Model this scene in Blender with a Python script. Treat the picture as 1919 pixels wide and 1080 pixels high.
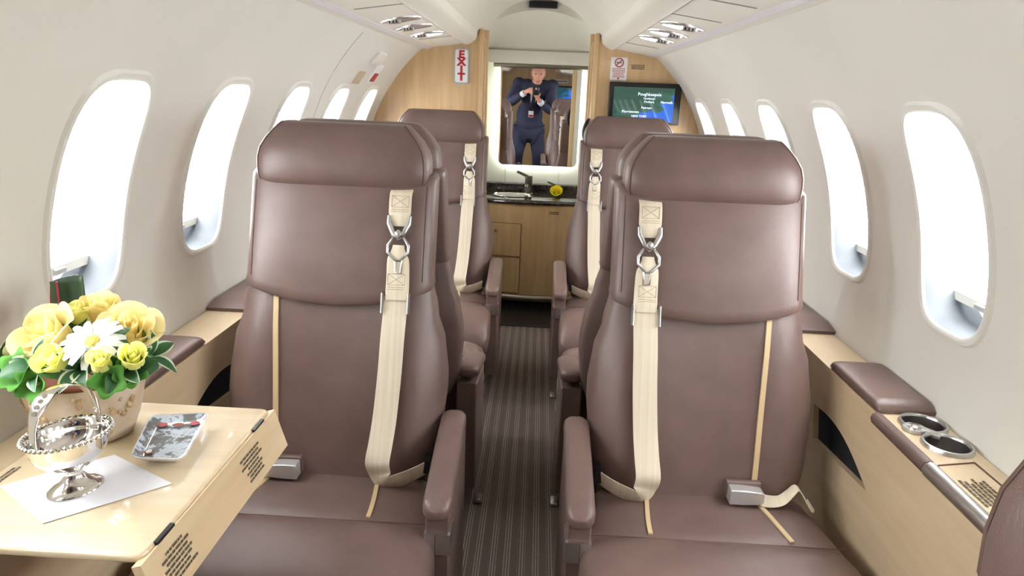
import bpy, bmesh, math, random
from mathutils import Vector as V, Matrix
from mathutils.geometry import tessellate_polygon
random.seed(7)
PI = math.pi
scn = bpy.context.scene
for o in list(bpy.data.objects): bpy.data.objects.remove(o)
col = scn.collection

# ------------------------------------------------------------------ camera, world, exposure
FPX, CX, CY, CAMZ = 1280.0, 960.0, 540.0, 1.15
_Y = V(((1016-CX)/FPX, -(180-CY)/FPX, -1)).normalized()
_X = V((1, -.04, 0)); _X = (_X - _X.dot(_Y)*_Y).normalized()
_Z = _X.cross(_Y)
RM = Matrix((_X, _Y, _Z))
CAM = V((0, 0, CAMZ))
def ray(x, y): return RM @ V(((x-CX)/FPX, -(y-CY)/FPX, -1))
def onz(x, y, z): d = ray(x, y); return CAM + d*((z-CAMZ)/d.z)
def ony(x, y, Y): d = ray(x, y); return CAM + d*(Y/d.y)
def onx(x, y, X): d = ray(x, y); return CAM + d*(X/d.x)
cd = bpy.data.cameras.new('camera'); cam = bpy.data.objects.new('camera', cd); col.objects.link(cam)
cd.sensor_width = 36; cd.lens = FPX/1919*36; cd.clip_start = .02; cd.clip_end = 100
cam.matrix_world = Matrix.Translation(CAM) @ RM.to_4x4()
scn.camera = cam
w = bpy.data.worlds.new('daylight'); scn.world = w; w.use_nodes = True
w.node_tree.nodes['Background'].inputs[0].default_value = (.9, .95, 1, 1)
w.node_tree.nodes['Background'].inputs[1].default_value = 1.0
SHADE_E = 8.0
vs = scn.view_settings
vs.view_transform = 'Standard'; vs.look = 'None'; vs.gamma = 1; vs.use_curve_mapping = False
vs.exposure = 0.25

# ------------------------------------------------------------------ materials
def lin(c): return tuple(((x/255)/12.92 if x/255 <= .04045 else ((x/255+.055)/1.055)**2.4) for x in c[:3]) + (1,)
M = {}
def mat(name, c, rough=.5, metal=0, coat=0, bump=0, bscale=200, var=0, vscale=8, emit=None, es=0, stretch=None, c2=None, spec=.5, trans=0):
    m = bpy.data.materials.new(name); m.use_nodes = True; M[name] = m
    nt = m.node_tree; b = nt.nodes['Principled BSDF']
    b.inputs['Base Color'].default_value = lin(c); b.inputs['Roughness'].default_value = rough
    b.inputs['Metallic'].default_value = metal; b.inputs['Coat Weight'].default_value = coat
    b.inputs['Coat Roughness'].default_value = .06; b.inputs['Specular IOR Level'].default_value = spec
    if trans: b.inputs['Transmission Weight'].default_value = trans
    tc = nt.nodes.new('ShaderNodeTexCoord'); mp = nt.nodes.new('ShaderNodeMapping')
    nt.links.new(tc.outputs['Object'], mp.inputs[0])
    if stretch: mp.inputs['Scale'].default_value = stretch
    if var or c2:
        n = nt.nodes.new('ShaderNodeTexNoise'); n.inputs['Scale'].default_value = vscale; n.inputs['Detail'].default_value = 6
        nt.links.new(mp.outputs[0], n.inputs['Vector'])
        r = nt.nodes.new('ShaderNodeValToRGB'); r.color_ramp.elements[0].position = .35; r.color_ramp.elements[1].position = .68
        a = c2 or tuple(x*(1-var) for x in c)
        r.color_ramp.elements[0].color = lin(a); r.color_ramp.elements[1].color = lin(c)
        nt.links.new(n.outputs[0], r.inputs[0]); nt.links.new(r.outputs[0], b.inputs['Base Color'])
    if bump:
        n2 = nt.nodes.new('ShaderNodeTexNoise'); n2.inputs['Scale'].default_value = bscale; n2.inputs['Detail'].default_value = 3
        nt.links.new(tc.outputs['Object'], n2.inputs['Vector'])
        bp = nt.nodes.new('ShaderNodeBump'); bp.inputs['Strength'].default_value = bump; bp.inputs['Distance'].default_value = .002
        nt.links.new(n2.outputs[0], bp.inputs['Height']); nt.links.new(bp.outputs[0], b.inputs['Normal'])
    if emit:
        b.inputs['Emission Color'].default_value = lin(emit); b.inputs['Emission Strength'].default_value = es
    return m
mat('leather', (114, 92, 85), .38, bump=.18, bscale=800, var=.07, vscale=14, spec=.55)
mat('thread', (92, 68, 58), .7)
mat('tan', (205, 180, 140), .5, bump=.2, bscale=300)
mat('web', (226, 214, 190), .7, bump=.3, bscale=900, var=.05, vscale=3, stretch=(60, 1, 1))
mat('webstitch', (170, 155, 125), .8)
mat('steel', (205, 205, 205), .28, 1)
mat('satin', (190, 190, 188), .38, .9)
mat('chrome', (235, 232, 228), .06, 1)
mat('wall', (226, 223, 214), .75, bump=.12, bscale=500, var=.015, vscale=3)
mat('plastic', (226, 224, 216), .4, bump=.05, bscale=200)
mat('ceil', (226, 221, 209), .55)
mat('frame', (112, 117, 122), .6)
mat('railmetal', (222, 219, 222), .35)
mat('recess_shade_tan', (196, 178, 148), .7)
mat('seam', (165, 160, 150), .7)
mat('maple', (216, 184, 140), .32, coat=.4, stretch=(14, 14, 1.2), c2=(203, 168, 122), vscale=3)
mat('maple_y', (222, 198, 160), .3, coat=.5, stretch=(14, 1.0, 14), c2=(213, 186, 146), vscale=3)
mat('maple_table', (228, 210, 178), .22, coat=.7, stretch=(1.2, 16, 16), c2=(221, 200, 165), vscale=3)
mat('ledgewood', (220, 198, 164), .3, coat=.4, stretch=(14, 1.0, 14), c2=(212, 188, 152), vscale=3)
mat('black', (18, 18, 20), .4)
mat('darkgap', (28, 30, 36), .8)
mat('ink', (92, 82, 66), .8)
mat('stone', (70, 62, 56), .12, coat=.6, c2=(34, 30, 28), vscale=60)
mat('bronze', (150, 143, 128), .32, .85)
mat('lampglow', (245, 248, 255), .5, emit=(235, 242, 255), es=9)
mat('halo', (245, 250, 240), .5, emit=(240, 248, 232), es=14)
mat('downlight', (250, 250, 245), .5, emit=(255, 246, 228), es=60)
mat('cupsteel', (190, 186, 182), .3, 1)
mat('bezelmetal', (226, 224, 226), .22, .8)
mat('buckle', (214, 214, 214), .36, .65)
mat('darkbronze', (104, 100, 90), .3, .85)
mat('mirror', (245, 245, 245), .01, 1)
mat('red', (180, 32, 42), .5)
mat('white', (236, 236, 236), .5)
mat('paper', (240, 240, 246), .7)
mat('porcelain', (238, 238, 240), .15, coat=.5)
mat('placard_text', (190, 120, 120), .7)
mat('pot', (206, 190, 168), .55, c2=(184, 160, 130), vscale=22, bump=.3, bscale=60)
mat('potrelief', (200, 172, 132), .55, c2=(176, 146, 106), vscale=60)
mat('terracotta', (150, 84, 60), .8)
mat('rose_warm', (254, 236, 150), .6, c2=(252, 228, 132), vscale=14)
mat('rose_lemon', (252, 244, 140), .6, c2=(248, 244, 176), vscale=12)
mat('rose_pale', (246, 246, 204), .6, c2=(236, 242, 190), vscale=12)
mat('daisy_white', (246, 246, 240), .6)
mat('daisy_disc', (214, 196, 96), .8, bump=.8, bscale=400)
mat('leaf_green', (58, 106, 58), .45, c2=(40, 84, 52), vscale=20)
mat('leaf_cream', (206, 220, 188), .5)
mat('bell_green', (96, 160, 78), .5, c2=(70, 138, 60), vscale=16)
mat('leaf_dark', (70, 92, 66), .4, c2=(52, 78, 58), vscale=20)
mat('leaf_red', (150, 50, 70), .5)
mat('stem', (90, 130, 70), .6)
mat('suit', (44, 48, 74), .8, bump=.3, bscale=500)
mat('shirt', (225, 228, 236), .8)
mat('tie', (26, 28, 44), .6)
mat('skin', (208, 150, 128), .55)
mat('hair', (190, 176, 165), .8)
mat('shoe', (26, 22, 22), .3)
mat('lips', (190, 124, 110), .5)
mat('eye', (40, 34, 32), .3)

def petal_mat(name, c, c2):
    m = bpy.data.materials.new(name); m.use_nodes = True; M[name] = m; nt = m.node_tree; nt.nodes.clear()
    o = nt.nodes.new('ShaderNodeOutputMaterial'); d = nt.nodes.new('ShaderNodeBsdfDiffuse'); t = nt.nodes.new('ShaderNodeBsdfTranslucent'); mx = nt.nodes.new('ShaderNodeMixShader'); mx.inputs[0].default_value = .42
    tc = nt.nodes.new('ShaderNodeTexCoord'); n = nt.nodes.new('ShaderNodeTexNoise'); n.inputs['Scale'].default_value = 40
    r = nt.nodes.new('ShaderNodeValToRGB'); r.color_ramp.elements[0].color = lin(c2); r.color_ramp.elements[1].color = lin(c)
    nt.links.new(tc.outputs['Object'], n.inputs[0]); nt.links.new(n.outputs[0], r.inputs[0])
    for q in (d, t): nt.links.new(r.outputs[0], q.inputs[0])
    nt.links.new(d.outputs[0], mx.inputs[1]); nt.links.new(t.outputs[0], mx.inputs[2]); nt.links.new(mx.outputs[0], o.inputs[0])
petal_mat('rose_warm', (255, 244, 188), (255, 238, 168))
petal_mat('rose_lemon', (255, 251, 146), (252, 251, 186))
petal_mat('rose_bright', (252, 236, 70), (248, 228, 50))
petal_mat('rose_pale', (248, 248, 212), (240, 246, 196))
petal_mat('daisy_white', (252, 252, 248), (246, 248, 240))
petal_mat('bell_green', (130, 188, 100), (104, 170, 80))
def shade_mat():
    m = bpy.data.materials.new('shade'); m.use_nodes = True; M['shade'] = m
    b = m.node_tree.nodes['Principled BSDF']
    b.inputs['Base Color'].default_value = (.9, .9, .9, 1); b.inputs['Roughness'].default_value = .8
    b.inputs['Emission Color'].default_value = (.96, .98, 1, 1); b.inputs['Emission Strength'].default_value = SHADE_E
shade_mat()
def glass_mat():
    m = bpy.data.materials.new('glass'); m.use_nodes = True; M['glass'] = m
    nt = m.node_tree; nt.nodes.clear()
    o = nt.nodes.new('ShaderNodeOutputMaterial'); t = nt.nodes.new('ShaderNodeBsdfTransparent'); g = nt.nodes.new('ShaderNodeBsdfGlossy')
    g.inputs['Roughness'].default_value = .02; mx = nt.nodes.new('ShaderNodeMixShader'); mx.inputs[0].default_value = .06
    nt.links.new(t.outputs[0], mx.inputs[1]); nt.links.new(g.outputs[0], mx.inputs[2]); nt.links.new(mx.outputs[0], o.inputs[0])
glass_mat()
def carpet_mat():
    m = mat('carpet', (78, 66, 60), .95)
    nt = m.node_tree; b = nt.nodes['Principled BSDF']; b.inputs['Specular IOR Level'].default_value = .1
    tc = nt.nodes.new('ShaderNodeTexCoord')
    sx = nt.nodes.new('ShaderNodeSeparateXYZ'); nt.links.new(tc.outputs['Object'], sx.inputs[0])
    def math_(op, a, v=None, bnode=None):
        n = nt.nodes.new('ShaderNodeMath'); n.operation = op
        nt.links.new(a, n.inputs[0])
        if v is not None: n.inputs[1].default_value = v
        if bnode is not None: nt.links.new(bnode, n.inputs[1])
        return n.outputs[0]
    nz = nt.nodes.new('ShaderNodeTexNoise'); nz.inputs['Scale'].default_value = 260; nz.inputs['Detail'].default_value = 2
    nt.links.new(tc.outputs['Object'], nz.inputs[0])
    wob = math_('MULTIPLY', nz.outputs[0], 1.6)
    s1 = math_('SINE', math_('ADD', math_('MULTIPLY', sx.outputs[0], 2*PI/.037), None, wob))
    s2 = math_('SINE', math_('ADD', math_('MULTIPLY', sx.outputs[0], 2*PI/.0068), None, wob))
    s3 = math_('SINE', math_('MULTIPLY', sx.outputs[1], 2*PI/.008))
    gate = nt.nodes.new('ShaderNodeMapRange'); gate.inputs[1].default_value = -.25; gate.inputs[2].default_value = .25
    nt.links.new(s1, gate.inputs[0])
    l = nt.nodes.new('ShaderNodeMapRange'); l.inputs[1].default_value = -.2; l.inputs[2].default_value = 1
    nt.links.new(math_('ADD', s2, None, math_('MULTIPLY', s3, .35)), l.inputs[0])
    f = math_('MULTIPLY', gate.outputs[0], None, l.outputs[0])
    f = math_('ADD', f, None, math_('MULTIPLY', nz.outputs[0], .25))
    r = nt.nodes.new('ShaderNodeValToRGB'); r.color_ramp.elements[0].color = lin((90, 77, 71)); r.color_ramp.elements[1].color = lin((172, 158, 147))
    nt.links.new(f, r.inputs[0]); nt.links.new(r.outputs[0], b.inputs['Base Color'])
    bp = nt.nodes.new('ShaderNodeBump'); bp.inputs['Strength'].default_value = .7; bp.inputs['Distance'].default_value = .003
    nt.links.new(f, bp.inputs['Height']); nt.links.new(bp.outputs[0], b.inputs['Normal'])
carpet_mat()
def map_mat(name, land, sea, es, scale, thr, seed=0):
    m = mat(name, (5, 5, 6), .04); nt = m.node_tree; b = nt.nodes['Principled BSDF']
    tc = nt.nodes.new('ShaderNodeTexCoord'); mp = nt.nodes.new('ShaderNodeMapping'); mp.inputs['Location'].default_value = (seed, seed*.7, 0)
    nt.links.new(tc.outputs['Generated'], mp.inputs[0])
    n = nt.nodes.new('ShaderNodeTexNoise'); n.inputs['Scale'].default_value = scale; n.inputs['Detail'].default_value = 7
    nt.links.new(mp.outputs[0], n.inputs['Vector'])
    sx = nt.nodes.new('ShaderNodeSeparateXYZ'); nt.links.new(tc.outputs['Generated'], sx.inputs[0])
    # water lies towards the lower right of the map
    a = nt.nodes.new('ShaderNodeMath'); a.operation = 'MULTIPLY_ADD'; a.inputs[1].default_value = .45
    nt.links.new(sx.outputs[0], a.inputs[0]); nt.links.new(n.outputs[0], a.inputs[2])
    s = nt.nodes.new('ShaderNodeMath'); s.operation = 'MULTIPLY_ADD'; s.inputs[1].default_value = -.5
    nt.links.new(sx.outputs[2], s.inputs[0]); nt.links.new(a.outputs[0], s.inputs[2])
    r = nt.nodes.new('ShaderNodeValToRGB'); r.color_ramp.interpolation = 'EASE'
    e = r.color_ramp.elements; e[0].position = thr-.25; e[0].color = lin(tuple(x*.8 for x in land)); e[1].position = thr; e[1].color = lin(land)
    k = e.new(thr+.02); k.color = lin(sea)
    nt.links.new(s.outputs[0], r.inputs[0]); nt.links.new(r.outputs[0], b.inputs['Emission Color']); b.inputs['Emission Strength'].default_value = es
map_mat('mapscreen', (70, 112, 96), (58, 118, 232), .85, 3.5, .62)
map_mat('mapscreen_aft', (50, 96, 110), (40, 110, 220), .9, 3.5, .5, 3)
def dish_mat():
    m = mat('dishprint', (205, 216, 228), .12, coat=.6); nt = m.node_tree; b = nt.nodes['Principled BSDF']
    tc = nt.nodes.new('ShaderNodeTexCoord')
    n = nt.nodes.new('ShaderNodeTexNoise'); n.inputs['Scale'].default_value = 42; n.inputs['Detail'].default_value = 9; n.inputs['Roughness'].default_value = .7
    nt.links.new(tc.outputs['Object'], n.inputs['Vector'])
    r = nt.nodes.new('ShaderNodeValToRGB'); e = r.color_ramp.elements
    e[0].position = .40; e[0].color = lin((122, 118, 114)); e[1].position = .47; e[1].color = lin((138, 140, 142))
    k = e.new(.49); k.color = lin((90, 88, 90)); k = e.new(.505); k.color = lin((196, 210, 226)); k = e.new(.6); k.color = lin((222, 232, 242)); k = e.new(.66); k.color = lin((150, 150, 156))
    nt.links.new(n.outputs[0], r.inputs[0]); nt.links.new(r.outputs[0], b.inputs['Base Color'])
dish_mat()

# ------------------------------------------------------------------ helpers
def link(o, parent=None):
    col.objects.link(o)
    if parent: o.parent = parent
    return o
def mesh(name, vs_, fs, m=None, parent=None, smooth=True, loc=None, sharp=None):
    me = bpy.data.meshes.new(name); me.from_pydata([tuple(v) for v in vs_], [], fs); me.validate()
    bm = bmesh.new(); bm.from_mesh(me); bmesh.ops.recalc_face_normals(bm, faces=bm.faces); bm.to_mesh(me); bm.free()
    if m: me.materials.append(M[m])
    if smooth:
        for p in me.polygons: p.use_smooth = True
        me.set_sharp_from_angle(angle=math.radians(sharp or 40))
    o = bpy.data.objects.new(name, me)
    if loc: o.location = loc
    return link(o, parent)
def empty(name, loc, rz=0, label=None, cat=None, group=None, kind=None):
    o = bpy.data.objects.new(name, None); o.location = loc; o.rotation_euler.z = rz; o.empty_display_size = .05
    link(o); tag(o, label, cat, group, kind); return o
def tag(o, label=None, cat=None, group=None, kind=None):
    for k, v in (('label', label), ('category', cat), ('group', group), ('kind', kind)):
        if v: o[k] = v
    return o
def part_label(o, s): o['label'] = s; return o
def box(name, lo, hi, m, parent=None, bev=0, seg=2, rot=None, loc=None):
    bm = bmesh.new(); bmesh.ops.create_cube(bm, size=1)
    lo = V(lo); hi = V(hi); c = (lo+hi)/2; s = hi-lo
    for v in bm.verts: v.co = V((v.co.x*s.x, v.co.y*s.y, v.co.z*s.z)) + (c if loc is None else V((0, 0, 0)))
    if bev: bmesh.ops.bevel(bm, geom=list(bm.edges), offset=bev, segments=seg, affect='EDGES', profile=.5)
    me = bpy.data.meshes.new(name); bm.to_mesh(me); bm.free(); me.materials.append(M[m])
    for p in me.polygons: p.use_smooth = True
    me.set_sharp_from_angle(angle=math.radians(50))
    o = bpy.data.objects.new(name, me)
    if loc is not None: o.location = loc
    if rot: o.rotation_euler = rot
    return link(o, parent)
def grid_faces(nu, nv, closed_u=False):
    f = []
    for j in range(nv-1):
        for i in range(nu if closed_u else nu-1):
            a = j*nu+i; b = j*nu+(i+1) % nu
            f.append((a, b, b+nu, a+nu))
    return f
def loft(name, loops, m, parent=None, cap=True, sharp=50):
    n = len(loops[0]); vv = [p for l in loops for p in l]; f = grid_faces(n, len(loops), True)
    if cap: f += [tuple(range(n)), tuple(range((len(loops)-1)*n, len(loops)*n))]
    return mesh(name, vv, f, m, parent, True, sharp=sharp)
def sup(a, b, n=4, N=40):
    r = []
    for k in range(N):
        t = 2*PI*k/N; c, s = math.cos(t), math.sin(t)
        r.append((a*math.copysign(abs(c)**(2/n), c), b*math.copysign(abs(s)**(2/n), s)))
    return r
def tube_geo(pts, r, N=8, closed=False):
    pts = [V(p) for p in pts]; L = len(pts); vv = []; prev = None
    for i, p in enumerate(pts):
        a = pts[(i-1) % L] if (closed or i > 0) else p; b = pts[(i+1) % L] if (closed or i < L-1) else p
        t = (b-a).normalized()
        if prev is None:
            u = t.orthogonal().normalized()
        else:
            u = (prev - prev.dot(t)*t).normalized()
        prev = u; w_ = t.cross(u); rr = r[i] if isinstance(r, (list, tuple)) else r
        for k in range(N):
            q = 2*PI*k/N; vv.append(p + rr*(math.cos(q)*u + math.sin(q)*w_))
    f = grid_faces(N, L, True)
    if closed:
        for i in range(N): f.append(((L-1)*N+i, (L-1)*N+(i+1) % N, (i+1) % N, i))
    else: f += [tuple(range(N)), tuple(range((L-1)*N, L*N))]
    return vv, f
def tube(name, pts, r, m, parent=None, N=8, closed=False):
    vv, f = tube_geo(pts, r, N, closed); return mesh(name, vv, f, m, parent, True, sharp=60)
def ribbon(name, pts, wid, wd, th, m, parent=None):
    pts = [V(p) for p in pts]
    if len(pts) >= 5:
        n0 = len(pts); W0 = wid if isinstance(wid, list) else [wid]*n0; D0 = [V(q) for q in wd] if isinstance(wd, list) else [V(wd)]*n0
        P_, W_, D_ = [], [], []
        for i in range(n0-1):
            a, b, c_, d_ = pts[max(0, i-1)], pts[i], pts[i+1], pts[min(n0-1, i+2)]
            for k in range(4):
                t = k/4; P_.append(.5*(2*b+(c_-a)*t+(2*a-5*b+4*c_-d_)*t*t+(3*b-a-3*c_+d_)*t**3)); W_.append(W0[i]+(W0[i+1]-W0[i])*t); D_.append(D0[i].lerp(D0[i+1], t))
        pts = P_+[pts[-1]]; wid = W_+[W0[-1]]; wd = D_+[D0[-1]]
    L = len(pts); loops = []
    for i, p in enumerate(pts):
        t = (pts[min(i+1, L-1)] - pts[max(i-1, 0)]).normalized()
        wv = V(wd[i] if isinstance(wd, list) else wd); wv = (wv - wv.dot(t)*t).normalized(); nv = t.cross(wv)
        ww = (wid[i] if isinstance(wid, list) else wid)/2; h = th/2
        loops.append([p + wv*a*ww + nv*b*h for a, b in ((-1, -.6), (-.94, -1), (.94, -1), (1, -.6), (1, .6), (.94, 1), (-.94, 1), (-1, .6))])
    return loft(name, loops, m, parent)
def lathe(name, prof, m, parent=None, N=40, sx=1, sy=1, c=(0, 0, 0), cap=True, fn=None):
    loops = []
    for r, z in prof:
        l = []
        for k in range(N):
            a = 2*PI*k/N; rr = r*(fn(a, z) if fn else 1)
            l.append((c[0]+rr*sx*math.cos(a), c[1]+rr*sy*math.sin(a), c[2]+z))
        loops.append(l)
    return loft(name, loops, m, parent, cap, 45)
def plate(name, outer, holes, th, mapf, m, parent=None):
    """flat plate with holes; 2D outlines -> mapf(u,v,d) with d in (0, th)"""
    polys = [[V((u, v, 0)) for u, v in p] for p in [outer]+holes]
    tris = tessellate_polygon(polys); flat = [p for q in polys for p in q]; n = len(flat)
    vv = [mapf(p.x, p.y, 0) for p in flat] + [mapf(p.x, p.y, th) for p in flat]
    f = [tuple(t) for t in tris] + [tuple(i+n for i in t)[::-1] for t in tris]
    s = 0
    for q in polys:
        L = len(q)
        for i in range(L): f.append((s+i, s+(i+1) % L, s+(i+1) % L+n, s+i+n))
        s += L
    return mesh(name, vv, f, m, parent, True, sharp=30)
def text(name, s, size, mtx, m, parent=None, ext=.0004, align='CENTER', sx=1, bold=0):
    cu = bpy.data.curves.new(name, 'FONT'); cu.body = s; cu.size = size; cu.extrude = ext; cu.align_x = align; cu.align_y = 'CENTER'; cu.resolution_u = 2; cu.offset = bold*size
    t = bpy.data.objects.new('tmp', cu); col.objects.link(t)
    me = bpy.data.meshes.new_from_object(t.evaluated_get(bpy.context.evaluated_depsgraph_get()))
    bpy.data.objects.remove(t); me.name = name; me.transform(mtx @ Matrix.Diagonal((sx, 1, 1, 1))); me.materials.clear(); me.materials.append(M[m])
    return link(bpy.data.objects.new(name, me), parent)
def dashes(name, lines, w, h, mapf, m, parent=None, seed=1, ragged=.25, centre=True):
    """print too small to read: rows of word-long marks. mapf(u,v) -> point, u across (0..w), v down (0..h)"""
    rnd = random.Random(seed); vv = []; f = []; lh = h/lines
    for i in range(lines):
        L = w*(1-rnd.random()*ragged); u = (w-L)/2 if centre else 0; e = u+L
        while u < e:
            wl = min(rnd.uniform(.05, .16)*w, e-u); a = len(vv)
            for du, dv in ((0, .18), (wl, .18), (wl, .74), (0, .74)): vv.append(mapf(u+du, (i+dv)*lh))
            f.append((a, a+1, a+2, a+3)); u += wl+.018*w
    return mesh(name, vv, f, m, parent, False)
def copy_tree(o, parent=None):
    c = o.copy(); col.objects.link(c)
    if parent: c.parent = parent
    for ch in list(o.children): copy_tree(ch, c)
    return c

# ------------------------------------------------------------------ cabin shell
X0 = -.024; WR = .80; WZ = .729
YA, YF, YG = -1.25, 3.22, 4.05           # aft bulkhead, forward partition, galley back wall
def wallp(side, y, z, d=0):
    s = (z-WZ)/WR; a = math.asin(max(-1, min(1, s)))
    return V((X0 + side*(WR+d)*math.cos(a), y, WZ + (WR+d)*math.sin(a)))
def wrel(z): return math.sqrt(WR*WR-(z-WZ)**2)
def struct(o, kind='structure', label=None): o['kind'] = kind; return o
box_f = box('floor', (X0-.8, YA-.02, -.05), (X0+.8, YG+.05, 0), 'carpet'); struct(box_f)
WIN = {-1: [1.185+.44*k for k in range(-5, 5)], 1: [1.235+.435*k for k in range(-5, 5)]}
PITCH = {-1: .44, 1: .435}
WC, WA, WB, WN = .955, .106, .198, 4.0
CB0, CB1 = .71, 1.215
def sq_pts(n=16):
    p = []
    for k in range(n): p.append((-1+2*k/n, -1))
    for k in range(n): p.append((1, -1+2*k/n))
    for k in range(n): p.append((1-2*k/n, 1))
    for k in range(n): p.append((-1, 1-2*k/n))
    return p
def win_outline(yc, grow=0, n=16):
    r = []
    for u, v in sq_pts(n):
        s = (abs(u)**WN+abs(v)**WN)**(-1/WN)
        r.append((yc+u*s*(WA+grow), WC+v*s*(WB+grow)))
    return r
def build_wall(side, name):
    vv = []; f = []
    def band(y0, y1, z0, z1, ny, nz):
        b = len(vv)
        for j in range(nz+1):
            for i in range(ny+1): vv.append(wallp(side, y0+(y1-y0)*i/ny, z0+(z1-z0)*j/nz))
        for q in grid_faces(ny+1, nz+1): f.append(tuple(i+b for i in q))
    yl = WIN[side][0]-PITCH[side]/2; yh = WIN[side][-1]+PITCH[side]/2
    band(min(YA, yl), YF+.03, .592, CB0, 20, 6); band(min(YA, yl), YF+.03, CB1, 1.335, 20, 6)
    band(yh, YF+.03, CB0, CB1, 1, 16)
    if yl > YA: band(YA, yl, CB0, CB1, 1, 16)
    for k, yc in enumerate(WIN[side]):
        if k < 2: band(yc-PITCH[side]/2, yc+PITCH[side]/2, CB0, CB1, 2, 16); continue
        b = len(vv); S = sq_pts(); W = win_outline(yc); N = len(S)
        for t in (0, .12, .35, .65, 1):
            for (u, v), (wy, wz) in zip(S, W):
                ry = yc+u*PITCH[side]/2; rz = CB0+(v+1)/2*(CB1-CB0)
                vv.append(wallp(side, wy+(ry-wy)*t, wz+(rz-wz)*t))
        for q in grid_faces(N, 5, True): f.append(tuple(i+b for i in q))
    return struct(mesh(name, vv, f, 'wall', None, True, sharp=60))
build_wall(-1, 'wall_left'); build_wall(1, 'wall_right')
wn = 0
for side in (-1, 1):
    for yc in WIN[side][2:]:
        wn += 1
        e = empty('window_%d' % wn, tuple(wallp(side, yc, WC)), kind='structure'); inv = V(e.location)
        def L(y, z, d): return wallp(side, y, z, d) - inv
        # raised lip and deep reveal, base colour darkened to offset the shade's glow
        lip = []
        for g, d in ((.0, .004), (-.002, -.004), (.004, -.007), (.010, -.006), (.0135, .001)):
            lip.append([L(y, z, d) for y, z in win_outline(yc, g)])
        loft('lip', lip, 'plastic', e, False)
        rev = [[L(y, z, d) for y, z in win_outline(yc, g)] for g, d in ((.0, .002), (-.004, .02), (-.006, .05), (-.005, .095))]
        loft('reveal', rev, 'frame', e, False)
        # pleated shade
        zt, zb = WC+WB, WC-WB+.052; P_ = 19; vv = []
        for j in range(2*P_+1):
            z = zb+(zt-zb)*j/(2*P_); d = .056 + (.020 if j % 2 else 0)
            for i in range(2): vv.append(L(yc+(-.5+i)*2*(WA-.004), z, d))
        mesh('pleated_shade', vv, grid_faces(2, 2*P_+1), 'shade', e, False)
        bar = [[L(yc+u*(WA-.004), zb+dz, .062+dd) for dz, dd in ((.0, -.007), (.0, .006), (-.016, .006), (-.016, -.007))] for u in (-1, 1)]
        rail = loft('shade_rail', bar, 'plastic', e)
        h = [[L(yc+u, zb-.008+dz, .054-dd) for dz, dd in sup(.005, .006, 3, 10)] for u in (-.014, -.01, .01, .014)]
        loft('pull_tab', h, 'satin', rail)
        # outer pane
        pn = [L(y, z, .09) for y, z in win_outline(yc, -.005)]
        mesh('pane', pn, [tuple(range(len(pn)))], 'glass', e, False)
        ow = [L(y, z, .074) for y, z in win_outline(yc, -.005)]

# ceiling: service panels with rail, rounded valance, raised aisle vault
def zm(x): return 1.386+.194*(1-min(1, abs(x)/.292)**2.4)
for side, nm in ((-1, 'left'), (1, 'right')):
    prof = [(.525, 1.331), (.469, 1.343), (.333, 1.362)]
    vv = [(X0+side*x, y, z) for y in (YA, YF+.02) for x, z in prof]
    struct(mesh('ceiling_panel_'+nm, vv, grid_faces(3, 2), 'ceil', None, True, sharp=20))
    va = [(.335, 1.368), (.3335, 1.360), (.330, 1.356), (.315, 1.359), (.295, 1.370), (.281, 1.382), (.276, 1.394), (.272, 1.44)]
    vv = [(X0+side*x, y, z) for y in (YA, YF+.02) for x, z in va]
    struct(mesh('trim_valance_'+nm, vv, grid_faces(len(va), 2), 'ceil', None, True, sharp=80)); struct(tube('trim_valance_seam_'+nm, [(X0+side*.3355, YA, 1.3605), (X0+side*.3355, YF, 1.3605)], .0016, 'thread', None, 5))
    rl = [(.508, 1.338), (.504, 1.333), (.497, 1.332), (.490, 1.336), (.482, 1.337), (.478, 1.3425)]
    vv = [(X0+side*x, y, z) for y in (YA, YF) for x, z in rl]
    struct(mesh('trim_rail_'+nm, vv, grid_faces(len(rl), 2), 'railmetal', None, True, sharp=30))
    for k, y in enumerate((.9, 1.35, 1.80, 2.95)):
        pass
NX = 33
xs = [-.279+.558*i/(NX-1) for i in range(NX)]
YD0, YD1 = 3.42, 3.93
vv = [(X0+x, y, zm(x)) for y in (YA, 1.0, 2.6, YD0) for x in xs]
struct(mesh('ceiling', vv, grid_faces(NX, 4), 'ceil', None, True))
def zd(x): return min(zm(x), 1.536-.046*(x/.2)**2)
loops = [[(X0+x, YD0, zm(x)) for x in xs], [(X0+x, YD0+.012, zd(x)) for x in xs]]
struct(mesh('ceiling_crescent', [p for l in loops for p in l], grid_faces(NX, 2), 'plastic', None, True))
vv = []
for j in range(13):
    a = PI/2*j/12
    for x in xs:
        xx = x*(1+.07*j/12); vv.append((X0+xx, YD0+.012+(YD1-YD0)*math.sin(a), 1.386+(zd(x)-1.386)*math.cos(a)))
struct(mesh('ceiling_dome', vv, grid_faces(NX, 13), 'ceil', None, True))
# dark sensor box on the crescent
sb = empty('ceiling_sensor', (X0+.01, YD0, 1.558), label='small black rectangular sensor box on the ceiling above the doorway', cat='sensor')
box('housing', (-.066, -.02, -.014), (.066, .012, .014), 'black', sb, .003)
box('lens_window', (-.058, -.022, -.010), (.058, -.018, .010), 'darkgap', sb, .001)

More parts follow.
